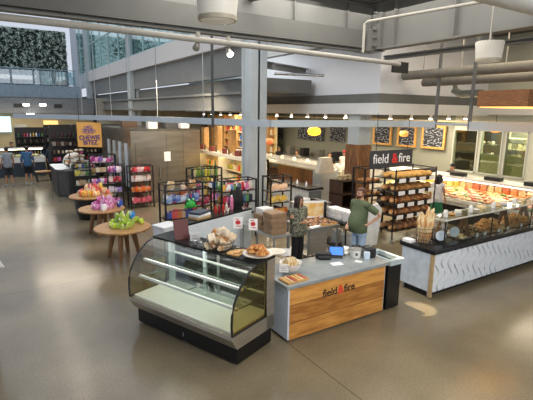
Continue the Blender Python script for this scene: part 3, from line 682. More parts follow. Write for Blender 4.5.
MB().lathe([(.2, .052), (.215, .06), (.18, .05)], seg=28, cap=False).build('paper_liner', TAGM, pl)
for i in range(11):
    a = i*2.2; r_ = .04+.12*((i*.37) % 1); z = .055+(.045 if i > 6 else 0); r_ = r_ if i <= 6 else r_*.5
    inst('croissant', g_croissant('#b86a2a', 1.15), (p.x+r_*math.cos(a), p.y+r_*math.sin(a), p.z+z), (.1, .1, a*1.3), 1, 'golden croissant on the round platter atop the glass case', 'croissant', 'croissants on the platter')
p2 = case_pt(.84, .0); q = MB(); q.lathe([(.05, 0), (.12, .02), (.15, .05), (.14, .052), (.02, .03)], seg=24)
tag(q.build('side_plate', mat('platter_cream'), loc=p2+Vector((.06, .05, .0))), 'small cream dish tucked behind the croissant platter', 'dish')
p = case_pt(.6, .5); q = MB(); q.box(-.12, .15, -.1, .1, 0, .012, bev=.004); tag(q.build('pastry_board', mat('board_wood', '#c89a5c', .6), loc=p, rz=.6), 'small wooden board between basket and platter on the glass case', 'board')
for i in range(5): inst('flat_pastry', g_round('#d8a868', .05, .03), (p.x+(i-2)*.055, p.y+.03*(i % 2)-.01, p.z+.012), (0, 0, i), 1, 'flat pale pastry on the wooden board atop the case', 'pastry', 'flat pastries on the board')
sign_card('price_sign', 'white sign with red print on a tall stand behind the wrapped pastry basket', case_pt(.83, .66), FACE, .14, .17, .3, True)
sign_card('price_sign', 'white sign with red print on a tall stand behind the croissant platter', case_pt(.84, .38), FACE, .13, .17, .32, True)
sign_card('price_card', 'white card standing alone between red menu holder and pastry basket', case_pt(.62, 1.36), FACE, .16, .14, .02, False, False)
p = case_pt(.62, 1.66); t = T('menu_holder', 'dark red leaning menu board on the left end of the glass case', 'menu board', p, FACE+.5)
q = MB(); q.prism([(-.02, 0), (.0, 0), (.08, .3), (.06, .3)], -.12, .12, 'X'); q.build('panel', mat('menu_red', '#5e1a1a', .5), t, smooth=False)
MB().prism([(.0, 0), (.12, 0), (.125, .02), (.01, .02)], -.1, .1, 'X').build('foot', BLKM, t, smooth=False)
random.seed(8)
for i, y in enumerate((1.25, 1.13, 1.02)):
    p = case_pt(.5, y); t = MB(); t.lathe([(.035, 0), (.045, .04), (.04, .075), (.02, .09)], seg=14); tag(t.build('plastic_clamshell', glass('clear_plastic', '#f0f0f0', .2), loc=p), 'clear plastic pot on the front edge of the case top beside the basket', 'pot', 'clear pots on the case top')

# ================================================================= BRANDED COUNTER
WOODF = planks('counter_boards', '#9c6228', '#d89a4c', 'Z', .29, '#6a4018', .45, (1.2, 1.2, 8), 2.2)
fc = T('service_counter', 'grey-topped service counter with honey wood front and dark lettering', 'counter', (3.5, 4.87, 0))
MB().box(.03, 2.03, .0, .03, .03, .87).build('wood_front', WOODF, fc, smooth=False)
q = MB(); q.box(.0, .03, .0, .74, .04, .87); q.box(2.03, 2.06, .02, .74, .04, .87); q.box(.03, 2.03, .72, .74, .04, .87); q.build('side_panel', mat('panel_white', '#c9d2dc', .5, var=.03), fc, smooth=False)
MB().box(.05, 2.01, .05, .7, 0, .05).build('kick_plate', BLK, fc, smooth=False)
MB().box(-.06, 2.08, -.06, .82, .87, .925, bev=.006).build('countertop', two_tone('counter_grey', '#868c8c', '#989e9c', 5, .28, .3, .7), fc)
DK = mat('letter_dark', '#1e1b1a', .5)
text('lettering', 'field', .175, DK, fc, (.66, -.004, .58), (PI/2, 0, 0), .003, bold=.002)
text('lettering', 'fire', .175, DK, fc, (1.1, -.004, .58), (PI/2, 0, 0), .003, bold=.002)
text('ampersand', '&', .2, mat('letter_red', '#e0402c', .5), fc, (.965, -.005, .572), (PI/2, 0, 0), .003, bold=.004)
bc = T('bin_cabinet', 'black bin cabinet with pale rimmed top opening at the right end of the counter', 'cabinet', (5.6, 4.86, 0))
MB().box(0, .32, 0, .55, .03, .84).build('cabinet_body', BLK, bc, smooth=False)
q = MB()
for a in ((-.01, .34, -.05, .03), (-.01, .34, .5, .58), (-.01, .05, .03, .5), (.28, .34, .03, .5)): q.box(*a, .84, .93)
q.build('rim', mat('rim_pale', '#b4c0c0', .4), bc, smooth=False); MB().box(.05, .28, .03, .5, .842, .86).build('liner', mat('liner_dark', '#232a2c', .3), bc, smooth=False)
q = MB()
for x in (.04, .28):
    for y in (.06, .49): q.cyl((x, y, 0), (x, y, .04), .02, seg=8)
q.build('feet', BLKM, bc)
zc = .925
t = T('bread_bowl', 'white paper-lined bowl of wrapped bread slices on the grey counter', 'bowl', (3.83, 5.28, zc))
MB().lathe([(.07, 0), (.085, .01), (.15, .09), (.165, .14), (.158, .14), (.14, .09), (.03, .03)], seg=28).build('bowl', mat('bowl_white', '#d8d8d4', .35), t)
MB().lathe([(.15, .12), (.185, .17), (.16, .13)], seg=11, cap=False).build('paper_liner', TAGM, t)
sl = pillow(.05, .13, .16, 3, .12, .7).mesh('wrapped_bread', two_tone('bread_wrap', '#c8a468', '#efe0bc', 14, .3, .4, .62))
for i in range(6): inst('wrapped_bread', sl, (3.74+.037*i, 5.29+.015*(i % 2), zc+.07), (0, .25-.1*i, FACE+.6), 1, 'upright wrapped slice of bread in the white bowl', 'bread', 'wrapped slices in the bread bowl')
t = T('cookie_tray', 'wooden tray of small red and cream cookies on the counter corner', 'tray', (3.68, 4.99, zc), .03)
MB().box(-.19, .19, -.12, .12, 0, .015, bev=.004).build('board', mat('board_wood'), t)
q = MB(); q.box(-.19, .19, -.125, -.115, 0, .03); q.box(-.19, .19, .115, .125, 0, .03); q.box(-.195, -.185, -.12, .12, 0, .03); q.box(.185, .195, -.12, .12, 0, .03); q.build('rim', mat('board_wood'), t, smooth=False)
for i in range(24):
    inst('cookie', g_round(['#d9a860', '#e4c08c', '#b4503c'][(i*7) % 3], .026, .022, 'cookie'), (3.68-.155+.062*(i % 6), 4.99-.085+.057*(i//6), zc+.016), (0, 0, i), 1, 'little cookie in the wooden tray on the counter corner', 'cookie', 'cookies in the wooden tray')
sign_card('price_card', 'white tilted card on a stem behind the bread bowl', (3.88, 5.5, zc), FACE, .17, .12, .2)
sign_card('price_card', 'white card propped left in front of the bread bowl', (3.66, 5.22, zc), FACE-.1, .14, .13, .05)
tb = T('tablet_till', 'blue-lit tablet till on a black stand on the grey counter', 'tablet', (4.95, 5.48, zc), FACE-.1)
q = MB(); q.prism([(-.08, 0), (.1, 0), (.08, .02), (.04, .13), (-.02, .02)], -.11, .11, 'X'); q.build('stand', BLKM, tb, smooth=False)
tc_ = MB().box(-.13, .13, -.006, .006, -.085, .085, bev=.004).build('tablet_case', BLKM, tb)
tc_.location = (0, -.01, .11); tc_.rotation_euler = (-.5, 0, 0)
s_ = MB().box(-.115, .115, -.009, -.006, -.07, .07).build('screen', emis('screen_blue', '#3f78d8', .8), tc_, smooth=False)
def paper(label, loc, rz, w=.2, d=.14):
    q = MB(); q.box(-w/2, w/2, -d/2, d/2, 0, .003); tag(q.build('paper_sheet', TAGM, loc=loc, rz=rz, smooth=False), label, 'paper')
paper('white sheet of paper lying flat before the tablet on the counter', (4.72, 5.2, zc), -.2)
t = T('crumpled_bag', 'crumpled white paper bag between the tablet and the canister', 'bag', (5.2, 5.54, zc), .4); pillow(.2, .14, .12, 5, .4, .6).build('paper', TAGM, t)
t = T('canister', 'white canister with a small dark emblem on the counter', 'canister', (5.24, 5.3, zc), FACE)
MB().lathe([(.085, 0), (.09, .01), (.09, .13), (.095, .135), (.095, .15), (.085, .155)], seg=28).build('body', mat('enamel_white', '#e6e4dc', .3, var=.02), t)
MB().lathe([(.094, .14), (.097, .145), (.097, .158), (.06, .165), (.015, .17)], seg=28).build('lid', mat('lid_steel', '#b8b8b4', .3, .6), t)
q = MB(); q.box(-.02, .02, -.094, -.089, .05, .1); q.build('emblem', mat('print_grey'), t)
t = T('card_printer', 'black receipt printer with a chrome side beside the white canister', 'printer', (5.46, 5.22, zc), FACE+.35)
MB().box(-.09, .09, -.12, .12, 0, .17, bev=.02).build('housing', BLKM, t); MB().box(-.1, -.088, -.11, .11, .01, .15).build('side_plate', mat('chrome_pipe'), t, smooth=False); MB().box(-.06, .06, -.02, .02, .168, .176).build('slot', STEELT, t, smooth=False)
q = MB(); q.box(-.07, .07, -.06, .06, 0, .11, bev=.02); tag(q.build('card_terminal', BLKM, loc=(5.5, 5.55, zc)), 'small black card terminal at the right back corner of the counter', 'terminal')
paper('white receipt slip leaning by the printer on the counter', (5.12, 5.1, zc), .4, .08, .12)
t = T('napkin_pack', 'pale blue pack standing beside the black printer', 'pack', (5.33, 5.12, zc), FACE); MB().box(-.05, .05, -.03, .03, 0, .13, bev=.008).build('pack', mat('pale_blue_pack', '#cfdcea', .5), t)
q = MB(); q.box(-.14, .14, -.05, .05, 0, .1, bev=.02); q.box(-.1, .12, -.12, -.04, 0, .06, bev=.02); tag(q.build('cash_drawer', BLKM, loc=(4.72, 5.55, zc), rz=FACE), 'low black box behind the tablet till', 'box')

# ================================================================= LOW WALL AND ITS COUNTER
lwl = T('partition_counter', 'pale low partition with black counter top behind the glass case', 'partition', (3.0, 7.95, 0), R(19.5))
MB().box(.25, 2.25, 0, .06, 0, 1.12).build('pale_panel', mat('panel_pale', '#d3dbe0', .5, var=.04), lwl, smooth=False)
MB().box(.23, 2.27, -.0, .42, 1.12, 1.16).build('black_top', mat('case_top_black'), lwl, smooth=False)
MB().box(.28, 2.2, .1, .4, 0, 1.12).build('cabinet', BLK, lwl, smooth=False)
def low_pt(x, y, z=1.16): return Matrix.Translation((3.0, 7.95, 0)) @ Matrix.Rotation(R(19.5), 4, 'Z') @ Vector((x, y, z))
wb = T('white_bin', 'white square bin with lid standing at the left end of the pale partition', 'bin', (2.9, 8.35, 0), R(19.5))
MB().box(-.2, .2, -.18, .18, .02, 1.08, bev=.02).build('body', mat('bin_white', '#d9dadb', .4, var=.03), wb); MB().box(-.22, .22, -.2, .2, 1.08, 1.13, bev=.01).build('lid', mat('bin_white'), wb); q = MB(); q.box(-.16, .16, -.14, .14, 0, .03); q.build('foot', BLKM, wb)
p = low_pt(.78, .21)
for i in range(3):
    inst('paper_stack', g_box(['#c2a070', '#e2e4e4', '#38424e'][i], .4, .28, .05), (p.x, p.y, p.z+i*.052), (0, 0, .35+.1*i), 1, ['brown folded box at the bottom of the stack on the black partition top', 'white folded sheets in the middle of the stack on the partition top', 'dark folder on top of the stack on the partition top'][i], 'stack')
random.seed(3)
for i, x in enumerate((1.3, 1.42, 1.55, 1.66)):
    p = low_pt(x, .25); inst('sauce_bottle', g_bottle(['#b82a26', '#8a1c22', '#c83a30', '#e0d8c8'][i], .2, .03), p, (0, 0, 0), 1, ['first bottle, bright red, of the row on the black partition top', 'dark maroon bottle on the black partition top', 'orange-red bottle on the black partition top', 'cream bottle at the row end on the black partition top'][i], 'bottle')
t = T('black_bag', 'black rucksack slumped on the right end of the partition top', 'bag', low_pt(2.05, .3)); pillow(.3, .22, .42, 2, .2, .5).build('bag_body', mat('black_cloth', '#111113', .85), t)
MB().tube([(-.05, -.02, .38), (0, -.03, .48), (.06, -.02, .38)], .012, 6).build('handle', mat('black_cloth'), t)
t = T('pink_bottle', 'tall pink bottle beside the black rucksack', 'bottle', low_pt(1.83, .25)); MB().lathe([(.035, 0), (.04, .02), (.04, .26), (.02, .3)], seg=14).build('bottle_body', mat('pink_plastic', '#d87aa0', .3), t); MB().cyl((0, 0, .3), (0, 0, .34), .022, seg=12).build('cap', TAGM, t)

# ================================================================= WORK TABLES BEHIND
def table(name, label, x0, x1, y0, y1, z=.9, m=STEELT, low=True, th=.04):
    t = T(name, label, 'table', ((x0+x1)/2, (y0+y1)/2, 0)); w = (x1-x0)/2; d = (y1-y0)/2
    MB().box(-w, w, -d, d, z-th, z, bev=.006).build('tabletop', m, t)
    for sx in (-1, 1):
        for sy in (-1, 1): MB().cyl((sx*(w-.05), sy*(d-.05), 0), (sx*(w-.05), sy*(d-.05), z-th), .022, seg=10).build('leg', m, t)
    if low: MB().box(-w+.04, w-.04, -d+.04, d-.04, .25, .27).build('undershelf', m, t, smooth=False)
    return t
table('work_table', 'steel work table carrying the stack of brown cartons', 4.7, 5.18, 7.1, 8.5, .9)
cz = g_box('#8f7254', .38, .32, .11)
stack = [(0, 4.93, 7.4, .02), (0, 4.95, 7.82, .1), (1, 4.94, 7.4, .06), (1, 4.95, 7.82, -.05), (2, 4.92, 7.4, 0), (2, 4.95, 7.84, .08), (3, 4.93, 7.41, .05)]
nm_ = ['front brown carton at the bottom of the stack beside the woman', 'rear brown carton at the bottom of the stack beside the woman', 'front brown carton in the second layer beside the woman', 'rear brown carton in the second layer beside the woman', 'front brown carton in the third layer beside the woman', 'topmost brown carton of the rear stack beside the woman', 'topmost brown carton of the front stack beside the woman']
for (l, x, y, a), lb in zip(stack, nm_): inst('brown_carton', cz, (x, y, .9+.112*l), (0, 0, a), 1, lb, 'carton')
inst('paper_carton', g_box('#d8d4cc', .3, .26, .12), (4.95, 7.84, 1.236), (0, 0, .1), 1, 'white carton lying on the rear brown stack', 'carton')
tt = T('pastry_table', 'steel table holding a tray of small dark pastries before the man and woman', 'table', (6.22, 7.75, 0))
MB().box(-.46, .46, -.45, .45, .84, .88, bev=.006).build('tabletop', STEELT, tt); MB().box(-.4, .1, -.42, -.40, .28, .84).build('steel_skirt', STEEL, tt, smooth=False)
for sx in (-1, 1):
    for sy in (-1, 1): MB().cyl((sx*.42, sy*.4, 0), (sx*.42, sy*.4, .84), .022, seg=10).build('leg', STEELT, tt)
MB().box(-.42, .42, -.4, .4, .22, .24).build('undershelf', STEELT, tt, smooth=False)
tr = T('pastry_tray', 'wide steel tray of dark round pastries on the steel table', 'tray', (6.24, 7.7, .88)); MB().box(-.41, .41, -.33, .33, 0, .012).build('pan', STEELT, tr, smooth=False)
q = MB()
for a in ((-.41, .41, -.34, -.33), (-.41, .41, .33, .34), (-.42, -.41, -.34, .34), (.41, .42, -.34, .34)): q.box(*a, 0, .035)
q.build('rim', mat('board_wood'), tr, smooth=False)
for i in range(48):
    inst('chocolate_bun', g_round(['#4a2818', '#7a4424', '#a0622c'][(i*5) % 3], .042, .04), (5.89+.1*(i % 8), 7.45+.1*(i//8), .892), (0, 0, i), 1, 'small dark bun in the wide steel tray by the man', 'bun', 'buns in the wide steel tray')
t = T('yellow_board', 'upright white board with a yellow-orange picture leaning behind the pastry table', 'board', (6.5, 8.12, .88), FACE+.15)
MB().box(-.34, .34, -.012, .012, 0, .42).build('panel', TAGM, t, smooth=False); MB().box(-.27, .27, -.016, -.012, .05, .37).build('picture', two_tone('yellow_picture', '#e8b45c', '#f0d8a8', 5, .6), t, smooth=False)
t = T('white_cloth', 'white folded cloth on the near edge of the pastry table', 'cloth', (5.97, 7.35, .88), .1); pillow(.3, .08, .04, 7, .2, .8).build('cloth', TAGM, t)
sd = T('dark_shelf', 'black wire shelving unit holding white cake boxes behind the man', 'shelf', (7.0, 7.85, 0))
for z in (.25, .86): MB().box(-.25, .25, -.68, .68, z, z+.03).build('shelf_board', BLKM, sd, smooth=False)
for sx in (-1, 1):
    for sy in (-1, 1): MB().cyl((sx*.24, sy*.66, 0), (sx*.24, sy*.66, .95), .018, seg=8).build('post', BLKM, sd)
MB().box(-.25, -.2, .1, .68, .89, 1.28).build('black_side_panel', BLK, sd, smooth=False)
cb = g_box('#eceae6', .28, .26, .12)
nb = ['front', 'second', 'third', 'fourth']
for r_, (x, y) in enumerate(((7.02, 7.33), (7.02, 7.62), (7.02, 7.91))):
    for l in range(2 if r_ < 3 else 3):
        inst('cake_box', cb, (x, y, .89+.122*l), (0, 0, .06*((r_+l) % 3-1)), 1, 'white cake box, layer %s of the %s pile on the black shelf behind the man' % (['bottom', 'second', 'third'][l], nb[r_]), 'box')
for i, (x, y) in enumerate(((7.0, 7.4), (7.02, 7.78), (7.0, 8.2))):
    t = T('white_bucket', ['white bucket under the black shelf, nearest the man', 'white bucket in the middle beneath the cake box shelf', 'white bucket farthest back beneath the cake box shelf'][i], 'bucket', (x, y, .28 if i else .28))
    MB().lathe([(.11, 0), (.115, .01), (.14, .28), (.145, .285), (.145, .3), (.13, .302)], seg=24).build('pail', mat('bucket_white', '#dcdcd8', .4), t); MB().lathe([(.148, .29), (.15, .31), (.14, .32), (.02, .32)], seg=24).build('lid', mat('bucket_white'), t)
    MB().tube([(.145*math.cos(a), .02, .26-.1*math.sin(a)) for a in [PI*k/10 for k in range(11)]], .004, 5).build('handle', STEELT, t)
t = T('white_apron_stand', 'white covered trolley panel standing upright behind the man', 'trolley cover', (7.42, 7.02, 0), FACE+.25)
q = MB(); q.prism([(-.2, .3), (.14, .35), (.22, 1.2), (.1, 1.35), (-.18, 1.25)], -.03, .03, 'Y'); q.build('cover', mat('cover_white', '#e0dfda', .7), t, smooth=False)
q = MB(); q.cyl((-.1, 0, .05), (-.1, 0, .4), .015, seg=8); q.cyl((.1, 0, .05), (.1, 0, .4), .015, seg=8); q.box(-.15, .15, -.15, .15, 0, .05); q.build('legs', STEELT, t)
# clutter below, behind the counter
for i, (x, y, c, s, lb) in enumerate([(4.9, 6.35, '#2b2724', .3, 'dark carton on the floor behind the bread bowl'), (5.6, 6.6, '#c8ccc8', .24, 'pale small carton on the floor below the pastry table'), (6.05, 6.45, '#1b1d20', .34, 'black crate on the floor in front of the pastry table'), (4.45, 6.6, '#8a7058', .28, 'brown carton on the floor beneath the work table corner')]):
    inst('floor_carton', g_box(c, s*1.3, s, s), (x, y, 0), (0, 0, .3*i), 1, lb, 'carton')
# people
man = person('man with beard and glasses in green T-shirt and jeans, hand on hip', (6.62, 6.62, 0), R(-90), 1.86, '#d0a084', '#5a6648', '#a4bad4', '#6e4428', '#333333',
             elbows=((-.22, .0, 1.14), (.33, .24, 1.2)), hands=((-.14, -.18, 1.0), (.2, .02, 1.02)), belly=.1, sleeve=.7, glasses=True, beard='#8a5834', fingers=True, palms=((.3, -.3, -1), (-.6, -.6, -.2)), head_turn=.05, width=1.12)
wm = person('woman with long dark brown hair and grey patterned blouse, arms crossed', (5.46, 7.3, 0), R(14), 1.68, '#c08c6c', '#5a5c50', '#141416', '#2c1712', '#1a1a1a',
            elbows=((-.25, -.04, 1.14), (.25, -.04, 1.14)), hands=((.1, -.24, 1.16), (-.08, -.26, 1.2)), sleeve=1.4, longhair=True, fingers=True, palms=((0, 1, -.1), (0, 1, .1)), head_turn=.25, width=1.3,
            shirtmat=two_tone('leopard_blouse', '#3c3e36', '#868670', 30, .8, .42, .56, detail=2), belly=.04)
# ================================================================= WAVE-FRONTED DISPLAY COUNTER
dc = T('display_counter', 'long bakery display counter with white wave-relief front and black top', 'counter', (6.72, 4.83, 0)); DL = 5.1
q = MB(); nx, nz = 900, 64; z0, z1 = .13, .86; V = []
for j in range(nz+1):
    for i in range(nx+1):
        x = DL*i/nx; z = z0+(z1-z0)*j/nz; zz = (z-z0)/.5*2*PI
        t = (x+.1*math.sin(zz+x*3.1)+.02*math.sin(zz*.5+x*2.1)-.1*(z-z0))/.21; f = t-math.floor(t); n_ = math.floor(t)
        gap = math.sin(zz*1.1+n_*2.4) > .86                     # the cuts come in separate S-shaped strokes
        y = -.07
        if f < .15 and not gap: y = -.004
        V.append(q.bm.verts.new((x, y, z)))
for j in range(nz):
    for i in range(nx): k = j*(nx+1)+i; q.bm.faces.new((V[k], V[k+1], V[k+nx+2], V[k+nx+1]))
q.build('wave_panel', mat('relief_white', '#dfe3e6', .55, var=.02), dc, ang=50)
MB().box(0, DL, 0.002, .03, z0, z1).build('front_backing', mat('relief_white'), dc, smooth=False)
q = MB(); q.box(-.03, 0, 0, .66, .13, .86); q.build('side_panel', mat('panel_pale2', '#cbd5de', .5), dc, smooth=False)
MB().box(-.04, -.0, -.07, -.0, .03, .87).build('corner_trim', mat('trim_tan', '#b49a72', .5), dc, smooth=False)
MB().box(.03, DL, .06, .62, 0, .13).build('kick_plate', BLK, dc, smooth=False); MB().box(.0, DL, .03, .64, .13, .8).build('carcass', BLK, dc, smooth=False)
MB().box(-.05, DL+.02, -.09, .72, .87, .95, bev=.005).build('black_top', mat('top_black', '#202123', .25, var=.15), dc)
q = MB(); q.cyl((-.0, .02, 0), (0, .02, .13), .02, seg=8); q.cyl((0, .6, 0), (0, .6, .13), .02, seg=8); q.build('feet', STEELT, dc)
sg = T('sneeze_guard', 'glass sneeze guard shelf on brown wooden trestles over the display counter', 'sneeze guard', (6.72, 4.83, .95))
for x in (.35, 1.9, 3.45, 5.0): MB().cyl((x, .02, 0), (x, .02, .5), .014, seg=8).build('post', BLKM, sg)
for i in range(3): MB().box(.37+1.55*i, 1.88+1.55*i, .016, .024, .04, .48).build('front_glass', glass('guard_glass', '#e8ecea', .04), sg, smooth=False)
MB().box(.3, 5.05, .0, .42, .5, .512).build('glass_shelf', glass('shelf_glass2', '#d4dcd6', .25), sg, smooth=False)
q = MB(); q.box(.3, 5.05, -.012, .0, .495, .52); q.box(.3, 5.05, .42, .432, .495, .52); q.box(.288, .3, 0, .42, .495, .52); q.build('shelf_edge', mat('shelf_edge_pale', '#d2cdbc', .4), sg, smooth=False)
for x in (1.3, 2.75, 3.6, 4.9):
    q = MB(); q.prism([(.36, 0), (.44, 0), (.3, .5), (.23, .5)], x, x+.05, 'X'); q.prism([(.12, 0), (.19, 0), (.32, .5), (.26, .5)], x, x+.05, 'X'); q.build('wooden_trestle', mat('trestle_wood', '#6a4424', .6, var=.25), sg, smooth=False)
# baguettes in wire baskets
def wire_basket(name, label, x, y, r_, h_, z=.95):
    t = T(name, label, 'basket', (x, y, z)); q = MB()
    for k in range(5): q.tube([(r_*(.85+.15*k/4)*math.cos(a*PI/10), r_*(.85+.15*k/4)*math.sin(a*PI/10), .008+h_*k/4) for a in range(20)], .005, 5, True)
    for a in range(14): q.tube([(r_*.85*math.cos(a*PI/7), r_*.85*math.sin(a*PI/7), .008), (r_*math.cos(a*PI/7), r_*math.sin(a*PI/7), h_)], .004, 5)
    q.cyl((0, 0, 0), (0, 0, .006), r_*.85, seg=20); q.build('wire_frame', mat('dark_wire', '#2c241e', .5), t); return t
wire_basket('bread_basket', 'dark wire basket full of tall baguettes at the counter corner', 6.93, 5.2, .16, .3)
wire_basket('bread_basket', 'second dark wire basket holding bagged loaves right of the baguettes', 7.42, 5.22, .15, .26)
random.seed(6)
for i in range(11):
    a = i*2.4; r_ = .1*math.sqrt((i+.5)/11); inst('baguette', g_baguette(.52+.08*(i % 3), .045), (6.93+r_*math.cos(a)*.8, 5.2+r_*math.sin(a)*.8, .965), (-.12*math.sin(a), .12*math.cos(a), 0), 1, 'baguette standing in the wire basket at the counter corner', 'baguette', 'baguettes in the corner basket')
bl = []
for c in ('#c89a60', '#8c5a34', '#e2d2b4'):
    bl.append(pillow(.1, .07, .42, len(bl)+4, .1, .6).mesh('bagged_loaf', two_tone('bagged_%s' % c[1:], c, '#ece4d8', 9, .25, .45, .6)))
for i in range(6):
    a = i*1.05; inst('bagged_loaf', bl[i % 3], (7.42+.075*math.cos(a), 5.22+.075*math.sin(a), .97), (0, .05, a), 1, 'bagged loaf standing in the second wire basket', 'bread', 'bagged loaves in the second basket')
for i, (x, y, lb) in enumerate(((7.17, 5.0, 'round white sign between the two bread baskets'), (7.65, 5.04, 'round white sign right of the second bread basket'))):
    t = T('round_sign', lb, 'sign', (x, y, .95), FACE); q = MB(); q.cyl((0, -.006, .16), (0, .006, .16), .1, seg=24); q.build('disc', mat('disc_blue_white', '#dde6f2', .5), t); MB().cyl((0, 0, 0), (0, 0, .08), .006, seg=6).build('stem', BLKM, t)
t = T('napkin_stack', 'stack of white napkins on the left end of the display counter', 'napkins', (6.55+.12, 5.4, .95)); MB().box(-.0, .16, -.1, .1, 0, .06, bev=.01).build('napkins', TAGM, t)
# trays of pastry
def tray(label, x0, x1, y0=4.93, y1=5.4, z=.95, m=None):
    t = T('serving_tray', label, 'tray', ((x0+x1)/2, (y0+y1)/2, z)); w = (x1-x0)/2; d = (y1-y0)/2
    MB().box(-w, w, -d, d, 0, .012).build('base', m or STEELT, t, smooth=False); q = MB()
    for a in ((-w, w, -d, -d+.01), (-w, w, d-.01, d), (-w, -w+.01, -d, d), (w-.01, w, -d, d)): q.box(*a, 0, .03)
    q.build('rim', m or STEELT, t, smooth=False); return t
def pile(mesh_list, name, x0, x1, y0, y1, z, n, layers, label, cat, group, jz=.03, seed=1, rx=.3):
    random.seed(seed)
    for i in range(n):
        l = i*layers//n; sh = 1-.5*l/max(1, layers); cx, cy = (x0+x1)/2, (y0+y1)/2
        inst(name, mesh_list[i % len(mesh_list)], (cx+(x1-x0)/2*sh*random.uniform(-1, 1), cy+(y1-y0)/2*sh*random.uniform(-1, 1), z+jz*l), (random.uniform(-rx, rx)*(l > 0), random.uniform(-rx, rx)*(l > 0), random.uniform(0, 6.3)), random.uniform(.9, 1.12), label, cat, group)
tray('shallow tray of flat pale bread slices on the display counter', 7.7, 8.02, 4.9, 5.3)
pile([g_round('#e0c496', .05, .03), g_round('#d6aa70', .05, .03)], 'flatbread', 7.76, 7.96, 4.97, 5.22, .963, 16, 2, 'pale flat pastry in the first tray of the display counter', 'pastry', 'flat pastries in the first counter tray', seed=3)
tray('tray heaped with very dark rolls on the display counter', 8.06, 8.62)
pile([g_croissant('#3a2218', 1.0), g_round('#32201a', .05, .05)], 'dark_roll', 8.12, 8.56, 4.99, 5.34, .963, 30, 3, 'very dark glazed roll in the dark heap on the display counter', 'roll', 'dark rolls on the display counter', .035, 4)
tray('pale wooden tray heaped with golden croissants on the display counter', 8.68, 9.55, m=mat('tray_pale_wood', '#b49468', .6))
pile([g_croissant('#cc8840', 1.2), g_croissant('#b06c34', 1.15)], 'golden_croissant', 8.78, 9.45, 5.0, 5.33, .963, 42, 4, 'golden croissant in the big heap behind the counter glass', 'croissant', 'golden croissants on the display counter', .04, 5)
tray('pale wooden tray heaped with browned buns right of the croissants', 9.62, 10.6, m=mat('tray_pale_wood'))
pile([g_round('#bc8040', .055, .05), g_croissant('#d09050', 1.1), g_loaf('#c48a48', .14, .09, .07, 2)], 'browned_bun', 9.72, 10.5, 5.0, 5.33, .963, 42, 4, 'browned bun in the rightmost heap behind the counter glass', 'bun', 'browned buns on the display counter', .04, 6)
for i, x in enumerate((8.22, 8.5, 9.0, 9.35, 9.9, 10.3)):
    t = T('tray_label', ['first small white price card along the counter trays', 'second small white price card, beside the dark rolls', 'third small white price card, at the croissant tray', 'fourth small white price card, at the croissant tray end', 'fifth small white price card, at the bun tray', 'last small white price card, at the right end of the bun tray'][i], 'price card', (x, 4.9, .95), 0); MB().box(-.04, .04, -.004, .004, .01, .075).build('card', TAGM, t, smooth=False); MB().box(-.03, .03, 0, .03, 0, .01).build('foot', BLKM, t)
random.seed(14)
gcols = ['#e8e4dc', '#b4803c', '#d4d0c4', '#7a4a28', '#c8c4b8', '#e2c894']
for i in range(16):
    x = 7.3+i*.27; c = gcols[i % 6]
    if i % 3 == 0: me = g_jar('#e8e4dc', .13, .045)
    elif i % 3 == 1: me = g_round(c, .07, .035, 'boxed_pastry')
    else: me = g_box(c, .16, .12, .05)
    inst(['lidded_cup', 'flat_cake', 'sample_box'][i % 3], me, (x, 5.03+.05*(i % 3), 1.463), (0, 0, .3*i), 1, ['white lidded cup on the sneeze guard shelf', 'flat round cake on the sneeze guard shelf', 'little sample box on the sneeze guard shelf'][i % 3], ['cup', 'cake', 'box'][i % 3], ['cups on the guard shelf', 'cakes on the guard shelf', 'sample boxes on the guard shelf'][i % 3])
q = MB(); q.prism([(-.1, 0), (.1, 0), (.06, .16), (-.1, .2)], -.01, .01, 'Y'); tag(q.build('card_holder', BLKM, loc=(10.75, 5.0, 1.463), smooth=False), 'black wedge-shaped card holder at the right end of the sneeze guard shelf', 'card holder')
# ================================================================= BREAD RACK
br = T('bread_rack', 'black metal bread rack of five tiers with white price cards', 'rack', (8.8, 7.6, 0)); BW, BD = 1.62, .8
for x in (0, BW):
    for y in (0, BD):
        MB().cyl((x, y, .1), (x, y, 1.98), .02, seg=8).build('post', BLKM, br)
        c = MB(); c.cyl((x-.02, y, .05), (x+.02, y, .05), .05, seg=16); c.box(x-.03, x+.03, y-.01, y+.01, .07, .13); c.build('caster', mat('caster_grey', '#8c8a84', .5), br)
tiers = (.3, .72, 1.04, 1.37, 1.7)
for z in tiers: MB().box(.02, BW-.02, .02, BD-.02, z, z+.02).build('shelf', mat('rack_shelf_dark', '#2a211c', .6), br, smooth=False)
q = MB(); q.box(0, BW, -.01, .01, 1.93, 1.96); q.box(-.01, .01, 0, BD, 1.93, 1.96); q.box(BW-.01, BW+.01, 0, BD, 1.93, 1.96); q.box(0, BW, BD-.01, BD+.01, 1.93, 1.96); q.build('top_rail', BLKM, br, smooth=False)
for z in tiers[1:]:
    MB().box(.0, BW, -.03, -.015, z-.05, z+.03).build('front_rail', BLKM, br, smooth=False)
    for k in range(4): MB().box(.1+.4*k, .34+.4*k, -.042, -.03, z-.07, z+.035).build('price_card', TAGM, br, smooth=False)
lab_t = ['bottom', 'second', 'third', 'fourth', 'top']; colt = [['#9a6a44', '#7e5436'], ['#b0703c', '#8c5c38'], ['#b0703a', '#945a32'], ['#c48a4c', '#a87038'], ['#e0b060', '#dca450']]
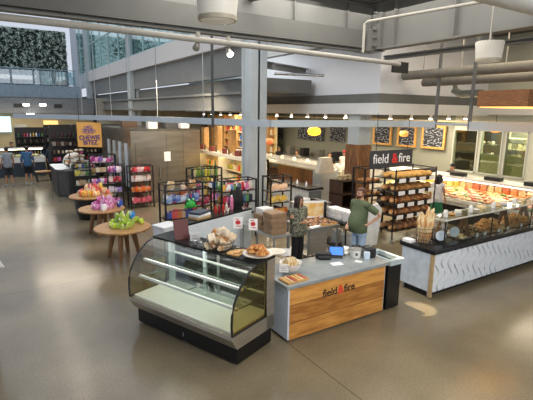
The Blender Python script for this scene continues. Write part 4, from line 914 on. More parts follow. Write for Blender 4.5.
for ti, z in enumerate(tiers):
    n = 7
    for r_ in range(2):
        for i in range(n):
            c = colt[ti][(i+r_) % 2]; me = g_loaf(c, .27 if i % 3 else .21, .2, .145+.01*(i % 3), i % 4, 3)
            inst('bread_loaf', me, (8.8+.14+.223*i, 7.75+.33*r_, z+.02), (0, 0, PI/2+.3*math.sin(i*3+ti)), random.uniform(.92, 1.08), 'crusty loaf on the %s tier of the black bread rack' % lab_t[ti], 'bread', 'loaves on the %s tier of the bread rack' % lab_t[ti])
# pink flowers bunch / basket at rack foot
# hanging sign
sn = T('hanging_sign', 'dark hanging sign with white lettering and red ampersand over the racks', 'sign', (8.24, 8.0, 1.99))
MB().box(0, 1.6, -.02, .02, 0, .46).build('board', mat('sign_charcoal', '#35373a', .6, var=.04), sn, smooth=False)
WT = mat('letter_white', '#f2f2f0', .5)
text('lettering', 'field', .35, WT, sn, (.08, -.024, .13), (PI/2, 0, 0), .004); text('lettering', 'fire', .35, WT, sn, (1.04, -.024, .13), (PI/2, 0, 0), .004)
text('ampersand', '&', .36, mat('ampersand_red', '#d83434', .5), sn, (.78, -.026, .125), (PI/2, 0, 0), .004, bold=.006)
for x in (.2, 1.4): MB().cyl((x, 0, .46), (x, 0, 1.4), .008, seg=6).build('cord', BLKM, sn)

# black rack of loaves behind
def late_rack():
    rack('second black bread rack, half hidden behind the left end of the bread rack', 9.12, 8.85, .8, .45, 1.9, (.3, .72, 1.1, 1.48), 0)
    stock(9.12, 8.85, .8, .45, (.3, .72, 1.1, 1.48), 0, [('loaf', ['#b0703c', '#94602c', '#c08448'])], 'second bread rack behind', 77, 4, 2)
# ================================================================= ROUND TABLES WITH GIFT BAGS
TW = two_tone('table_maple', '#94683c', '#b48650', 4, .4, .35, .65, stretch=(1, 6, 1))
def round_table(label, x, y, r_, legs=True):
    t = T('round_table', label, 'table', (x, y, 0))
    MB().lathe([(r_-.015, .69), (r_, .7), (r_, .725), (r_-.01, .735)], seg=40).build('tabletop', TW, t)
    if legs:
        for k in range(4):
            a = PI/4+k*PI/2+.3; q = MB(); q.tube([(.2*r_*math.cos(a)/.6, .2*r_*math.sin(a)/.6, .69), (.36*math.cos(a), .36*math.sin(a), 0)], [.07, .045], 6); q.build('leg', mat('leg_brown', '#86603c', .5), t)
        MB().cyl((0, 0, .6), (0, 0, .69), .2, seg=20).build('apron_block', mat('leg_brown'), t)
    else:
        MB().lathe([(.4, 0), (.42, .03), (.5, .35), (.52, .69)], seg=32).build('drum_base', mat('drum_black', '#141415', .35), t)
    return t
round_table('nearest round maple table, heaped with lime green gift bags', 2.46, 10.1, .64)
round_table('middle round maple table, heaped with pink gift bags', 2.47, 12.38, .61)
round_table('farthest round table on a black drum base, heaped with orange fruit packs', 2.6, 14.5, .66, False)
def heap(cx, cy, r_, cols, n, label, cat, group, z=.735, seed=1, name='gift_bag', s=1., tint=False):
    random.seed(seed)
    for i in range(n):
        k = i/n; a = i*2.399; rr = r_*math.sqrt(((i*.618) % 1))*(1-.45*(k > .6)); zz = z+(.11 if k > .6 else 0)+(.09 if k > .88 else 0)
        inst(name, g_bag(cols[i % len(cols)], i % 4), (cx+rr*math.cos(a), cy+rr*math.sin(a), zz), (random.uniform(-.35, .35), random.uniform(-.35, .35), random.uniform(0, 6.3)), s*random.uniform(.85, 1.15), label if not tint else cname(cols[i % len(cols)])+' '+label, cat, group if not tint else cname(cols[i % len(cols)])+' '+group)
heap(2.52, 10.1, .42, ['#a8c83c', '#c4d848', '#86b03c', '#b8d050'], 42, 'lime green wrapped gift bag heaped on the nearest round table', 'gift bag', 'green bags on the nearest table', seed=1, s=.68)
heap(2.6, 12.38, .44, ['#dc7ab8', '#e49ac8', '#c45a98', '#eaaed0'], 42, 'pink wrapped gift bag heaped on the middle round table', 'gift bag', 'pink bags on the middle table', seed=2, s=.68)
heap(2.65, 14.5, .46, ['#f0a040', '#e87868', '#f2c84c', '#f4d8a0', '#e05848'], 44, 'fruit pack heaped on the drum-based round table', 'fruit pack', 'fruit packs on the drum table', seed=3, tint=True, s=.8)
for (x, y, z, c, s, lb) in ((2.66, 10.0, .93, '#3c8cc8', .8, 'small blue pack on top of the green gift bags'), (2.95, 12.3, .735, '#3858b0', .9, 'blue pack at the right of the pink gift bags'), (2.45, 12.0, .735, '#f4eef2', .9, 'white pack at the front of the pink gift bags')):
    inst('small_pack', g_bag(c, 0), (x, y, z), (0, 0, .5), s, lb, 'pack')
MB().box(0, 1, 0, 1, 0, .01).bm.free()
# ================================================================= SHELF RACKS WITH GOODS
def rack(label, x, y, w, d, h, levels, rz=0, back=None, col=None, board=None):
    m = col or BLKM; t = T('goods_rack', label, 'rack', (x, y, 0), rz)
    for sx in (-1, 1):
        for sy in (-1, 1): MB().box(sx*w/2-.02, sx*w/2+.02, sy*d/2-.02, sy*d/2+.02, 0, h).build('post', m, t, smooth=False)
    for z in levels: MB().box(-w/2, w/2, -d/2, d/2, z-.025, z).build('shelf', board or m, t, smooth=False)
    q = MB(); q.box(-w/2, w/2, -d/2-.01, -d/2+.01, h-.03, h); q.box(-w/2, w/2, d/2-.01, d/2+.01, h-.03, h); q.box(-w/2-.01, -w/2+.01, -d/2, d/2, h-.03, h); q.box(w/2-.01, w/2+.01, -d/2, d/2, h-.03, h); q.build('top_rail', m, t, smooth=False)
    if back: MB().box(-w/2, w/2, d/2-.01, d/2, .1, h).build('back_panel', back, t, smooth=False)
    return t
ordn = ['bottom', 'second', 'third', 'fourth', 'fifth', 'sixth']
def stock(x, y, w, d, levels, rz, what, where, seed=0, per=6, rows=1):
    """what[level] = (kind, colours)"""
    random.seed(seed); ca, sa = math.cos(rz), math.sin(rz)
    for li, z in enumerate(levels):
        kind, cols = what[li % len(what)]
        lvl = 'only' if len(levels) == 1 else ordn[li]
        for r_ in range(rows):
            for i in range(per):
                lx = -w/2+.07+(w-.14)*(i+.5)/per; ly = -d/2+.12+.2*r_+random.uniform(-.03, .04); c = cols[(i*3+li+r_) % len(cols)]
                px, py = x+lx*ca-ly*sa, y+lx*sa+ly*ca; a = rz+random.uniform(-.45, .45)
                if kind == 'pack': me, nm, wd, sc = g_pack(c, i % 2, .15, .2), 'snack_pack', 'snack pack', random.uniform(.82, 1.12)
                elif kind == 'bag': me, nm, wd, sc = g_bag(c, i % 4), 'gift_bag', 'gift bag', random.uniform(.75, 1.12)
                elif kind == 'bottle': me, nm, wd, sc = g_bottle(c, .26, .036), 'bottle', 'bottle', random.uniform(.9, 1.05)
                elif kind == 'jar': me, nm, wd, sc = g_jar(c), 'jar', 'jar', random.uniform(.9, 1.1)
                elif kind == 'box': me, nm, wd, sc = g_box(c, .13, .1, .16), 'boxed_goods', 'box', random.uniform(.9, 1.15)
                elif kind == 'loaf': me, nm, wd, sc = g_loaf(c, .18, .12, .1, i % 3), 'bread_loaf', 'loaf', 1
                if sc*w/per > .0: inst(nm, me, (px, py, z), (0, 0, a), sc, '%s %s on the %s shelf of the %s' % (cname(c), wd, lvl, where), wd.split()[-1], '%s %s, %s shelf of the %s' % (cname(c), wd, lvl, where))
P_RED = ['#c42838', '#e85868', '#f0d8d0', '#a81c2c', '#e8b0b8']; P_OR = ['#f07828', '#f09040', '#e85c20', '#f4b070']; P_MIX = ['#d8d0c0', '#4468a8', '#c83c40', '#e8b84c', '#5c8c50', '#d86ca0', '#f0ece4', '#303848']
P_PINK = ['#d8589c', '#e88cc0', '#f0e0e8', '#a83c80', '#8c5ca8']; P_BLUE = ['#5878b8', '#3c5ca0', '#88a0c8', '#c8d4e4']; P_DRK = ['#2c2826', '#4c3028', '#384030', '#7c6c58', '#a09488', '#602828']
P_GRN = ['#b8b83c', '#6ca048', '#e8d850', '#d8c8a0', '#4c8040']; P_BEI = ['#d8b888', '#e8dcc0', '#b48c5c', '#e0c8a8']
L4 = (.18, .58, .95, 1.28)
rack('black shelf of orange snack packs standing by the steel cooler', 4.42, 15.3, .8, .4, 1.5, L4, 0)
stock(4.42, 15.3, .8, .4, L4, 0, [('pack', ['#e86c7c', '#f4e4dc', '#d83848']), ('pack', ['#f07020', '#f48838']), ('pack', ['#f07020', '#f48838', '#f4e4dc']), ('pack', P_RED)], 'black snack shelf by the cooler', 1, 6)
rack('black shelf of pink and purple packs left of the orange snack shelf', 3.62, 15.6, .5, .4, 1.55, L4, R(-12))
stock(3.62, 15.6, .5, .4, L4, R(-12), [('bag', P_PINK), ('bag', ['#9c7cc0', '#f0e0e8']), ('pack', P_RED), ('bag', P_PINK)], 'pink pack shelf', 2, 4)
L3 = (.25, .7, 1.15, 1.5)
rack('wide black rack of pink gift bags behind the middle round table', 3.5, 16.9, .9, .45, 1.8, L3, R(-8))
stock(3.5, 16.9, .9, .45, L3, R(-8), [('bag', P_GRN), ('bag', P_PINK), ('box', P_BEI), ('bag', P_PINK)], 'wide pink bag rack', 3, 6)
rack('black rack of green and cream packs beside the dark island counter', 3.0, 17.6, .8, .45, 1.45, L4, R(-8))
stock(3.0, 17.6, .8, .45, L4, R(-8), [('pack', P_GRN), ('pack', P_BEI), ('bag', P_GRN), ('jar', P_MIX)], 'green and cream pack rack', 4, 6)
rack('black open rack of blue packs and a green toy behind the partition, leftmost of three', 4.05, 10.45, 1.0, .45, 1.62, (.3, .72, 1.12, 1.45), 0)
stock(4.05, 10.45, 1.0, .45, (.3, .72, 1.12), 0, [('jar', P_MIX), ('box', ['#d85858', '#4858a0', '#e0c0a0', '#d08050']), ('pack', P_BLUE)], 'left rack behind the partition', 5, 7, 2)
stock(4.05, 10.45, 1.0, .45, (1.45,), 0, [('bag', P_BEI)], 'left open rack top', 15, 3)
inst('orange_bag', g_bag('#e07848', 1), (4.1, 10.4, 1.28), (0, 0, 0), 1.1, 'orange bag above the blue packs on the left rack', 'bag')
t = T('green_toy', 'round green frog-like toy on the left rack behind the partition', 'toy', (4.18, 10.15, .98)); q = MB(); q.ball((0, 0, .1), .13, .08, .11); q.ball((-.06, -.02, .22), .04); q.ball((.06, -.02, .22), .04); q.ball((-.13, 0, .04), .05, .04, .03); q.ball((.13, 0, .04), .05, .04, .03); q.build('body', mat('toy_green', '#3cb048', .6), t)
q = MB(); q.ball((-.06, -.055, .23), .018); q.ball((.06, -.055, .23), .018); q.build('eyes', TAGM, t)
rack('black open rack of red and pink packs, middle of the three behind the partition', 5.4, 12.0, .95, .45, 1.75, (.3, .72, 1.12, 1.5), 0)
stock(5.4, 12.0, .95, .45, (.3, .72, 1.12, 1.5), 0, [('jar', P_MIX), ('bag', P_RED+P_PINK), ('box', P_MIX), ('bottle', P_GRN)], 'middle rack behind the partition', 6, 7, 2)
rack('black open rack with red packs, right of the three behind the partition', 5.55, 10.3, 1.05, .45, 1.62, (.3, .68, 1.0, 1.32), 0)
stock(5.55, 10.3, 1.05, .45, (.3, .68, 1.0, 1.32), 0, [('jar', P_RED), ('bottle', ['#b82838', '#c8a080', '#e8e0d0', '#a03828']), ('box', P_MIX), ('pack', P_MIX)], 'right rack behind the partition', 7, 8, 2)
inst('red_bundle', g_bag('#c42c2c', 2), (5.7, 10.45, 1.32), (0, 0, .1), 1.1, 'large red bundle on the top shelf of the right rack', 'bundle')
rack('small black rack of magenta bags between the left and right open racks', 4.85, 11.2, .6, .4, 1.3, (.4, .8, 1.1), 0)
stock(4.85, 11.2, .6, .4, (.4, .8, 1.1), 0, [('jar', P_DRK), ('bag', ['#d83c70', '#b82848', '#e85c90']), ('box', P_MIX)], 'small magenta bag rack', 8, 4)
rack('black rack of orange and yellow packs right of the tall grey column', 7.35, 10.95, .75, .45, 1.5, (.3, .7, 1.05), 0)
stock(7.35, 10.95, .75, .45, (.3, .7, 1.05), 0, [('bag', ['#e07838', '#f0b048']), ('bag', ['#f0a038', '#f4c850', '#e86830']), ('bag', ['#f08048', '#e06030', '#f0c090'])], 'rack right of the column', 9, 5)
# ================================================================= WALK-IN COOLER
COOL = two_tone('cooler_steel', '#9a9080', '#b8ac98', 1.2, .24, .3, .7, metal=.85, stretch=(1, 1, 6))
ck = T('walk_in_cooler', 'large stainless steel walk-in cooler beyond the snack shelves', 'cooler', (4.28, 15.75, 0))
MB().box(0, 2.65, 0, 4.8, 0, 2.72).build('body', COOL, ck, smooth=False)
q = MB(); q.box(.15, 1.1, -.05, 0, .15, 2.2); q.build('door', COOL, ck, smooth=False)
q = MB(); q.cyl((1.0, -.1, .95), (1.0, -.1, 1.35), .02, seg=8); q.build('door_handle', STEELT, ck)
q = MB(); q.box(-.01, 2.66, -.012, 0, 2.68, 2.74); q.box(1.3, 1.31, -.006, 0, 0, 2.7); q.box(1.96, 1.97, -.006, 0, 0, 2.7); q.build('panel_seams', mat('seam_steel', '#5c5850', .4, .5), ck, smooth=False)
MB().box(1.2, 1.44, -.03, -.01, 1.55, 1.9).build('paper_notice', TAGM, ck, smooth=False)
q = MB()
for i in range(4): q.box(-.03, -.005, .5+i*.9, .85+i*.9, .6, 2.2)
q.build('strip_curtain', mat('strip_pale', '#d4d8d8', .3), ck, smooth=False)
for i, (x, y, c, w_, lb) in enumerate(((5.2, 16.2, '#d8d4cc', .35, 'white carton on the left of the cooler roof'), (5.9, 16.1, '#3a3a3c', .5, 'dark box on the middle of the cooler roof'), (6.5, 16.3, '#e4e0d8', .35, 'white carton on the right of the cooler roof'), (4.7, 17.5, '#5a4432', .6, 'brown carton at the rear of the cooler roof'))):
    inst('roof_carton', g_box(c, w_, .3, .25), (x, y, 2.74), (0, 0, 0), 1, lb, 'carton')
# ================================================================= PRODUCE WALL BESIDE THE COLUMN
pc = T('produce_case', 'long lit open produce case with pale top rail left of the tall column', 'refrigerated case', (7.4, 12.9, 0))
MB().box(.0, .9, 0, 4.4, 0, .5).build('base', mat('case_base_grey', '#77736c', .5), pc, smooth=False)
MB().box(.82, .9, 0, 4.4, .5, 1.75).build('back_panel', mat('warm_panel', '#e8d49c', .6, var=.15, scale=3), pc, smooth=False)
q = MB(); q.box(.0, .9, 0, 4.4, 1.7, 1.82); q.build('canopy', mat('canopy_cream', '#e0d8c4', .5), pc, smooth=False)
MB().box(.1, .2, .05, 4.35, 1.685, 1.7).build('lamp_tube', emis('tube_warm', '#ffe0a0', 9), pc, smooth=False)
for z in (.85, 1.2): MB().box(.3, .82, .02, 4.38, z-.02, z).build('shelf', mat('shelf_pale', '#c8bca0', .4), pc, smooth=False)
for y in (0, 2.2, 4.38): MB().box(.0, .9, y, y+.03, .5, 1.75).build('divider', mat('canopy_cream'), pc, smooth=False)
for li, (z, xo) in enumerate(((.5, .2), (.85, .45), (1.2, .45))):
    random.seed(20+li)
    for i in range(24):
        c = (P_GRN+P_BEI+['#d84838', '#e8a040', '#f0e4b0'])[random.randrange(12)]
        inst('produce_pack', g_pack(c, i % 2, .14, .2), (7.4+xo, 13.0+.18*i, z), (0, 0, PI/2+random.uniform(-.2, .2)), 1, cname(c)+' produce pack on the %s level of the lit produce case' % ['lowest', 'middle', 'upper'][li], 'pack', cname(c)+' packs on the %s level of the produce case' % ['lowest', 'middle', 'upper'][li])
lbp = ['nearest the tall column', 'second from the tall column', 'third from the tall column', 'fourth from the tall column', 'fifth from the tall column']
for i, y in enumerate((13.0, 14.0, 15.1, 16.3, 17.6)):
    q = MB(); q.box(-.12, .12, -.15, .15, 0, .9+.1*(i % 2), bev=.03); tag(q.build('wooden_barrel_display', mat('tan_wood', '#b88c54', .6, var=.2), loc=(8.0, y, 1.82)), 'tan wooden dispenser on the produce case canopy, %s' % lbp[i], 'dispenser')
for i in range(14):
    y = 12.8+i*.36; k = i % 3
    inst(['basket_goods', 'jar', 'bottle'][k], [g_box('#7c3a30', .22, .18, .2), g_jar('#c8b088'), g_bottle('#6c5c3c')][k], (7.6, y, 1.82), (0, 0, .2*i), 1, ['dark red carton on the produce case canopy', 'cream jar on the produce case canopy', 'olive bottle on the produce case canopy'][k], ['carton', 'jar', 'bottle'][k], ['cartons on the canopy', 'jars on the canopy', 'bottles on the canopy'][k])
# wall shelves beyond, lit
ws = T('wall_shelving', 'tall cream wall shelving with bottles far behind the produce case', 'shelving', (13.9, 21.5, 0))
MB().box(.4, .5, 0, 9.5, 0, 3.2).build('back_panel', mat('warm_panel'), ws, smooth=False)
for z in (.6, 1.1, 1.6, 2.1, 2.6): MB().box(0, .4, 0, 9.5, z-.03, z).build('shelf', mat('shelf_pale'), ws, smooth=False)
for i in range(5): MB().box(-.02, .4, 1.9*i+.2, 1.9*i+.5, 0, 3.2).build('wood_pilaster', mat('tan_wood'), ws, smooth=False)
random.seed(31)
for li, z in enumerate((1.1, 1.6, 2.1, 2.6)):
    for i in range(20):
        c = random.choice(P_MIX+P_BEI); inst('shelf_bottle', g_bottle(c, .34, .07), (14.1, 21.7+.46*i, z), (0, 0, 0), 1, cname(c)+' bottle on the %s shelf of the far cream shelving' % ['lower', 'second', 'third', 'top'][li], 'bottle', cname(c)+' bottles on the %s far cream shelf' % ['lower', 'second', 'third', 'top'][li])
# ================================================================= FAR SERVICE COUNTERS
wp = T('wood_fronted_counter', 'brown plank-fronted counter with steel end left of the wood-clad column', 'counter', (9.5, 11.5, 0))
MB().box(0, .7, .35, 2.6, .5, 1.42).build('plank_front', planks('dark_planks', '#4a2c18', '#7a4c28', 'Y', .22, '#24140a', .5), wp, smooth=False)
MB().box(.02, .7, .35, 2.6, 0, .5).build('base', mat('case_base_grey'), wp, smooth=False)
MB().box(-.05, .75, -.1, .35, 0, 1.44).build('steel_end', mat('steel_pale', '#a4aeb4', .3, .5, var=.08), wp, smooth=False)
MB().box(-.05, .78, .3, 3.6, 1.42, 1.47).build('top', STEELT, wp, smooth=False)
sc_ = T('salad_counter', 'low white counter with dark top in front of the plank-fronted counter', 'counter', (8.4, 10.7, 0))
MB().box(0, .5, 0, 2.1, .15, .98).build('white_body', mat('counter_white', '#d4d2cc', .4), sc_, smooth=False); MB().box(-.04, .56, -.04, 2.14, .98, 1.04).build('dark_top', mat('top_black'), sc_, smooth=False); MB().box(.03, .47, .03, 2.07, 0, .15).build('kick', BLK, sc_, smooth=False); MB().box(-.0, .5, -.02, 0, .2, .95).build('end_panel', mat('grey_end', '#6c6e6c', .4), sc_, smooth=False)
for i in range(2): q = MB(); q.lathe([(.03, 0), (.035, .1), (.012, .13), (.012, .16)], seg=12); tag(q.build('soap_bottle', TAGM, loc=(8.6, 11.1+.5*i, 1.04)), ['white bottle near the end of the low white counter', 'white bottle farther back on the low white counter'][i], 'bottle')
pt = T('steel_prep_table', 'steel preparation table with a white tub behind the woman', 'table', (7.6, 9.6, 0)); MB().box(-.5, .5, -.35, .35, .86, .9).build('tabletop', STEELT, pt, smooth=False)
for sx in (-1, 1):
    for sy in (-1, 1): MB().cyl((sx*.46, sy*.3, 0), (sx*.46, sy*.3, .86), .02, seg=8).build('leg', STEELT, pt)
inst('white_tub', g_box('#d0cec8', .26, .3, .12), (7.4, 9.6, .9), (0, 0, .1), 1, 'white tub on the steel preparation table', 'tub')
cbn = T('wooden_cabinet', 'dark wooden shelf cabinet with steel pots left of the clad column', 'cabinet', (9.12, 9.9, 0))
MB().box(-.28, .28, .3, .34, 0, 1.38).build('back', mat('cab_wood', '#3e2818', .6, var=.2), cbn, smooth=False)
for z in (.05, .5, .95, 1.36): MB().box(-.28, .28, -.25, .3, z, z+.03).build('shelf', mat('cab_wood'), cbn, smooth=False)
for x in (-.28, .25): MB().box(x, x+.03, -.25, .3, 0, 1.38).build('side', mat('cab_wood'), cbn, smooth=False)
for i, x in enumerate((8.95, 9.13, 9.31)): q = MB(); q.lathe([(.06, 0), (.08, .02), (.08, .12), (.085, .13), (.03, .16)], seg=18); tag(q.build('cooking_pot', mat('pot_cream', '#c8b48c', .4, .3), loc=(x, 9.9, 1.39)), ['left pot on the dark wooden cabinet', 'middle pot on the dark wooden cabinet', 'right pot on the dark wooden cabinet'][i], 'pot')
hd = T('steel_hood', 'sloped steel hood panel behind the wooden cabinet', 'hood', (9.35, 11.1, 1.45)); MB().prism([(-.35, 0), (.35, 0), (.2, .5), (-.2, .5)], -.1, .1, 'Y').build('hood', mat('hood_cream', '#ccc4b0', .4, .2), hd, smooth=False)
dl = T('glass_food_counter', 'long glass food counter with white top and yellow light strip where cooks stand', 'counter', (11.4, 12.6, 0))
MB().box(0, .9, 0, 10, 0, .75).build('base', mat('cab_wood'), dl, smooth=False); MB().box(-.02, .95, 0, 10, 1.2, 1.25).build('white_top', mat('counter_grey_white', '#a6a6a0', .5), dl, smooth=False)
MB().box(-.02, .0, 0, 10, .75, 1.2).build('front_glass', glass('guard_glass'), dl, smooth=False); MB().box(.02, .07, 0, 10, 1.16, 1.195).build('light_strip', emis('strip_yellow', '#fff0b0', 4), dl, smooth=False)
for y in (0, 2.5, 5, 7.5, 9.97): MB().box(0, .9, y, y+.03, .75, 1.2).build('divider', STEELT, dl, smooth=False)
random.seed(41)
for i in range(40): inst('food_tub', g_round(random.choice(['#4c6030', '#8c9c4c', '#5c3c28', '#c8b880', '#a8442c']), .1, .08, 'food_tub'), (11.6+.3*(i % 2), 12.8+.48*(i//2), .75), (0, 0, i), 1, 'tub of food behind the glass of the long food counter', 'tub', 'food tubs in the long counter')
for i in range(18): inst('white_dish', g_round('#e8e4dc', .09, .12, 'white_dish'), (11.6+.35*(i % 2), 12.9+.5*i, 1.25), (0, 0, i), 1, 'white dish stacked on the long food counter top', 'dish', 'dishes on the long food counter')
bk_ = T('back_bar', 'pale back bar with steel appliances behind the cooks', 'back bar', (14.6, 12, 0)); MB().box(0, .8, 0, 12, 0, .95).build('body', mat('counter_white'), bk_, smooth=False); MB().box(-.02, .82, 0, 12, .95, 1.0).build('top', STEELT, bk_, smooth=False)
for i in range(8):
    q = MB(); q.box(-.2, .2, -.2, .2, 0, .45, bev=.02); q.box(-.21, -.2, -.12, .12, .1, .32); tag(q.build('appliance', [mat('appliance_steel', '#8c8c88', .3, .6), mat('appliance_black', '#202022', .4)][i % 2], loc=(14.95, 12.8+1.35*i, 1.0)), '%s appliance on the back bar, %s from the clad column' % (['steel', 'black'][i % 2], ['first', 'second', 'third', 'fourth', 'fifth', 'sixth', 'seventh', 'eighth'][i]), 'appliance')
# chalk boards ------------------------------------------------------------
def chalk_mat():
    if 'chalk' in _M: return _M['chalk']
    m = bpy.data.materials.new('chalk_menu'); m.use_nodes = True; nt = m.node_tree; b = nt.nodes['Principled BSDF']; b.inputs['Roughness'].default_value = .8; N = nt.nodes.new; L = nt.links.new
    tc = N('ShaderNodeTexCoord'); mp = N('ShaderNodeMapping'); mp.inputs['Scale'].default_value = (1, 7, 20); L(tc.outputs['Object'], mp.inputs[0]); n = N('ShaderNodeTexNoise'); n.inputs['Scale'].default_value = 1.0; n.inputs['Detail'].default_value = 3; L(mp.outputs[0], n.inputs['Vector'])
    r = N('ShaderNodeValToRGB'); e = r.color_ramp.elements; e[0].position = .52; e[1].position = .6; e[0].color = lin('#1c1f28'); e[1].color = lin('#969ca6'); L(n.outputs[0], r.inputs[0]); L(r.outputs[0], b.inputs['Base Color']); _M['chalk'] = m; return m
FRW = mat('frame_wood', '#c49450', .5, var=.15)
def board(label, y0, y1, z0, z1, x=15.38, framed=True):
    t = T('chalkboard', label, 'chalkboard', (x, (y0+y1)/2, z0)); w = (y1-y0)/2; h = z1-z0
    MB().box(0, .03, -w, w, 0, h).build('slate', chalk_mat(), t, smooth=False)
    if framed:
        q = MB(); q.box(-.04, .04, -w-.06, -w+.02, -.06, h+.06); q.box(-.04, .04, w-.02, w+.06, -.06, h+.06); q.box(-.04, .04, -w, w, -.06, .02); q.box(-.04, .04, -w, w, h-.02, h+.06); q.build('wood_frame', FRW, t, smooth=False)
board('wood-framed chalkboard nearest the kitchen windows', 11.0, 12.0, 2.06, 2.88)
board('wood-framed chalkboard behind the orange pendant, middle of the framed three', 12.42, 13.3, 2.04, 2.84)
board('wood-framed chalkboard just right of the wood-clad column', 13.78, 14.75, 2.04, 2.82)
board('unframed dark menu board nearest the clad column on its left', 16.8, 17.95, 1.95, 2.65, framed=False)
board('wide unframed dark menu board behind the round orange pendant', 18.5, 20.8, 1.9, 2.6, framed=False)
board('small unframed dark menu board near the tall grey column', 22.4, 23.8, 1.75, 2.5, framed=False)
# pendants
def pendant(label, x, y, z, r_, c='#ffb030', e=2.2):
    t = T('pendant_lamp', label, 'lamp', (x, y, z)); MB().lathe([(r_*.3, -.62*r_), (r_*.8, -.45*r_), (r_, 0), (r_*.8, .45*r_), (r_*.3, .62*r_)], seg=24).build('shade', emis('pendant_%s' % c[1:], c, e), t); MB().cyl((0, 0, .6*r_), (0, 0, 3.4-z), .01, seg=6).build('cord', BLKM, t)
pendant('large round orange pendant lamp over the food counter', 10.78, 13.52, 2.68, .27)
pendant('small dim orange pendant lamp just right of the tall column', 9.8, 15.25, 2.2, .2, '#d07040', .5)
pendant('orange pendant lamp in front of the framed chalkboard', 12.13, 10.26, 2.72, .17, '#e0a050', .6)
pendant('orange pendant lamp seen before the kitchen windows', 13.8, 8.02, 2.93, .16, '#e8a058', .8)
# ================================================================= DELI CASE RIGHT
dk = T('deli_case', 'long lit deli case of yellow and orange food along the right wall', 'refrigerated case', (12.0, 5.65, 0)); DY = 5.6
MB().box(.05, 1.3, 0, DY, 0, .62).build('black_base', BLK, dk, smooth=False)
q = MB(); q.box(-.02, .06, 0, DY, .74, .84); q.box(.05, 1.3, 0, DY, .62, .74); q.build('bumper_rail', mat('rail_pale', '#cfcabc', .4), dk, smooth=False)
q = MB(); q.prism([(.06, .78), (1.1, .98), (1.1, .74), (.06, .74)], 0, DY, 'Y'); q.build('sloped_deck', mat('deck_cream', '#efe8d4', .5), dk, smooth=False)
MB().sheet([(.0, .84), (.02, 1.0), (.12, 1.18), (.3, 1.3), (.6, 1.36)], 0, DY, .005).build('curved_glass', glass('guard_glass'), dk)
q = MB(); q.box(.6, 1.35, 0, DY, 1.36, 1.42); q.build('top_shelf', mat('counter_white'), dk, smooth=False); MB().box(1.3, 1.34, 0, DY, .0, 1.36).build('rear_panel', mat('rear_cream', '#e4d8c0', .5), dk, smooth=False)
MB().box(.62, .7, .05, DY-.05, 1.335, 1.36).build('lamp_tube', emis('tube_deli', '#fff0d8', 10), dk, smooth=False)
random.seed(51); yc = ['#e8c850', '#f0dc80', '#d8a030', '#e8e0b0']; rc_ = ['#e88850', '#e0703c', '#f0b070', '#f0c890', '#e06040', '#f4dcb8']
fl = [g_round(c, .11, .07, 'food_portion') for c in yc]; fr_ = [g_round(c, .11, .06, 'food_portion') for c in rc_]; gr_ = g_round('#6c8c3c', .1, .08, 'food_portion')
for i in range(130):
    cx_ = i % 5; yy = i//5; y = 5.82+yy*.208; x = 12.2+.2*cx_
    yel = y > 9.0 or (y > 8.2 and i % 2)
    inst('deli_portion', (fl if yel else fr_)[(i*7) % (4 if yel else 6)] if i % 17 else gr_, (x, y, .815+.19*(x-12.06)), (0, -.19, i), 1, 'yellow cheese-like portion in the far half of the deli case' if yel else 'orange or red portion in the near half of the deli case', 'food', 'yellow portions in the deli case' if yel else 'orange portions in the deli case')
for i in range(22):
    y = 5.85+i*.24; yel = y > 8.6
    inst('packed_portion', g_pack((yc if yel else rc_)[i % 4], i % 2, .2, .26), (13.1, y, .98), (0, 0, PI/2), 1, 'upright yellow pack at the back of the deli case' if yel else 'upright orange pack at the back of the deli case', 'pack', 'yellow packs in the deli case' if yel else 'orange packs in the deli case')
for i, y in enumerate((6.2, 7.4, 8.6, 9.8)): tag(MB().box(-.12, .12, -.25, .25, 0, .12, bev=.02).build('scale_tray', BLKM, loc=(12.95, y, 1.42)), ['nearest', 'second', 'third', 'farthest'][i]+' black tray on the top shelf of the deli case', 'tray')
bl_ = T('blue_crate_row', 'low steel shelf of blue and green tubs beneath the first kitchen window', 'shelf', (14.7, 10.1, 0)); MB().box(-.3, .5, -.9, .5, 0, 1.12).build('shelf_body', mat('counter_white'), bl_, smooth=False)
for i in range(5): inst('salad_tub', g_round(['#6c8c3c', '#3c58a0', '#b0b040', '#4c6c90', '#d0c8a0'][i], .12, .1, 'salad_tub'), (14.7, 9.4+.26*i, 1.12), (0, 0, 0), 1, ['green', 'dark blue', 'olive', 'grey-blue', 'cream'][i]+' tub on the low shelf under the first kitchen window', 'tub')
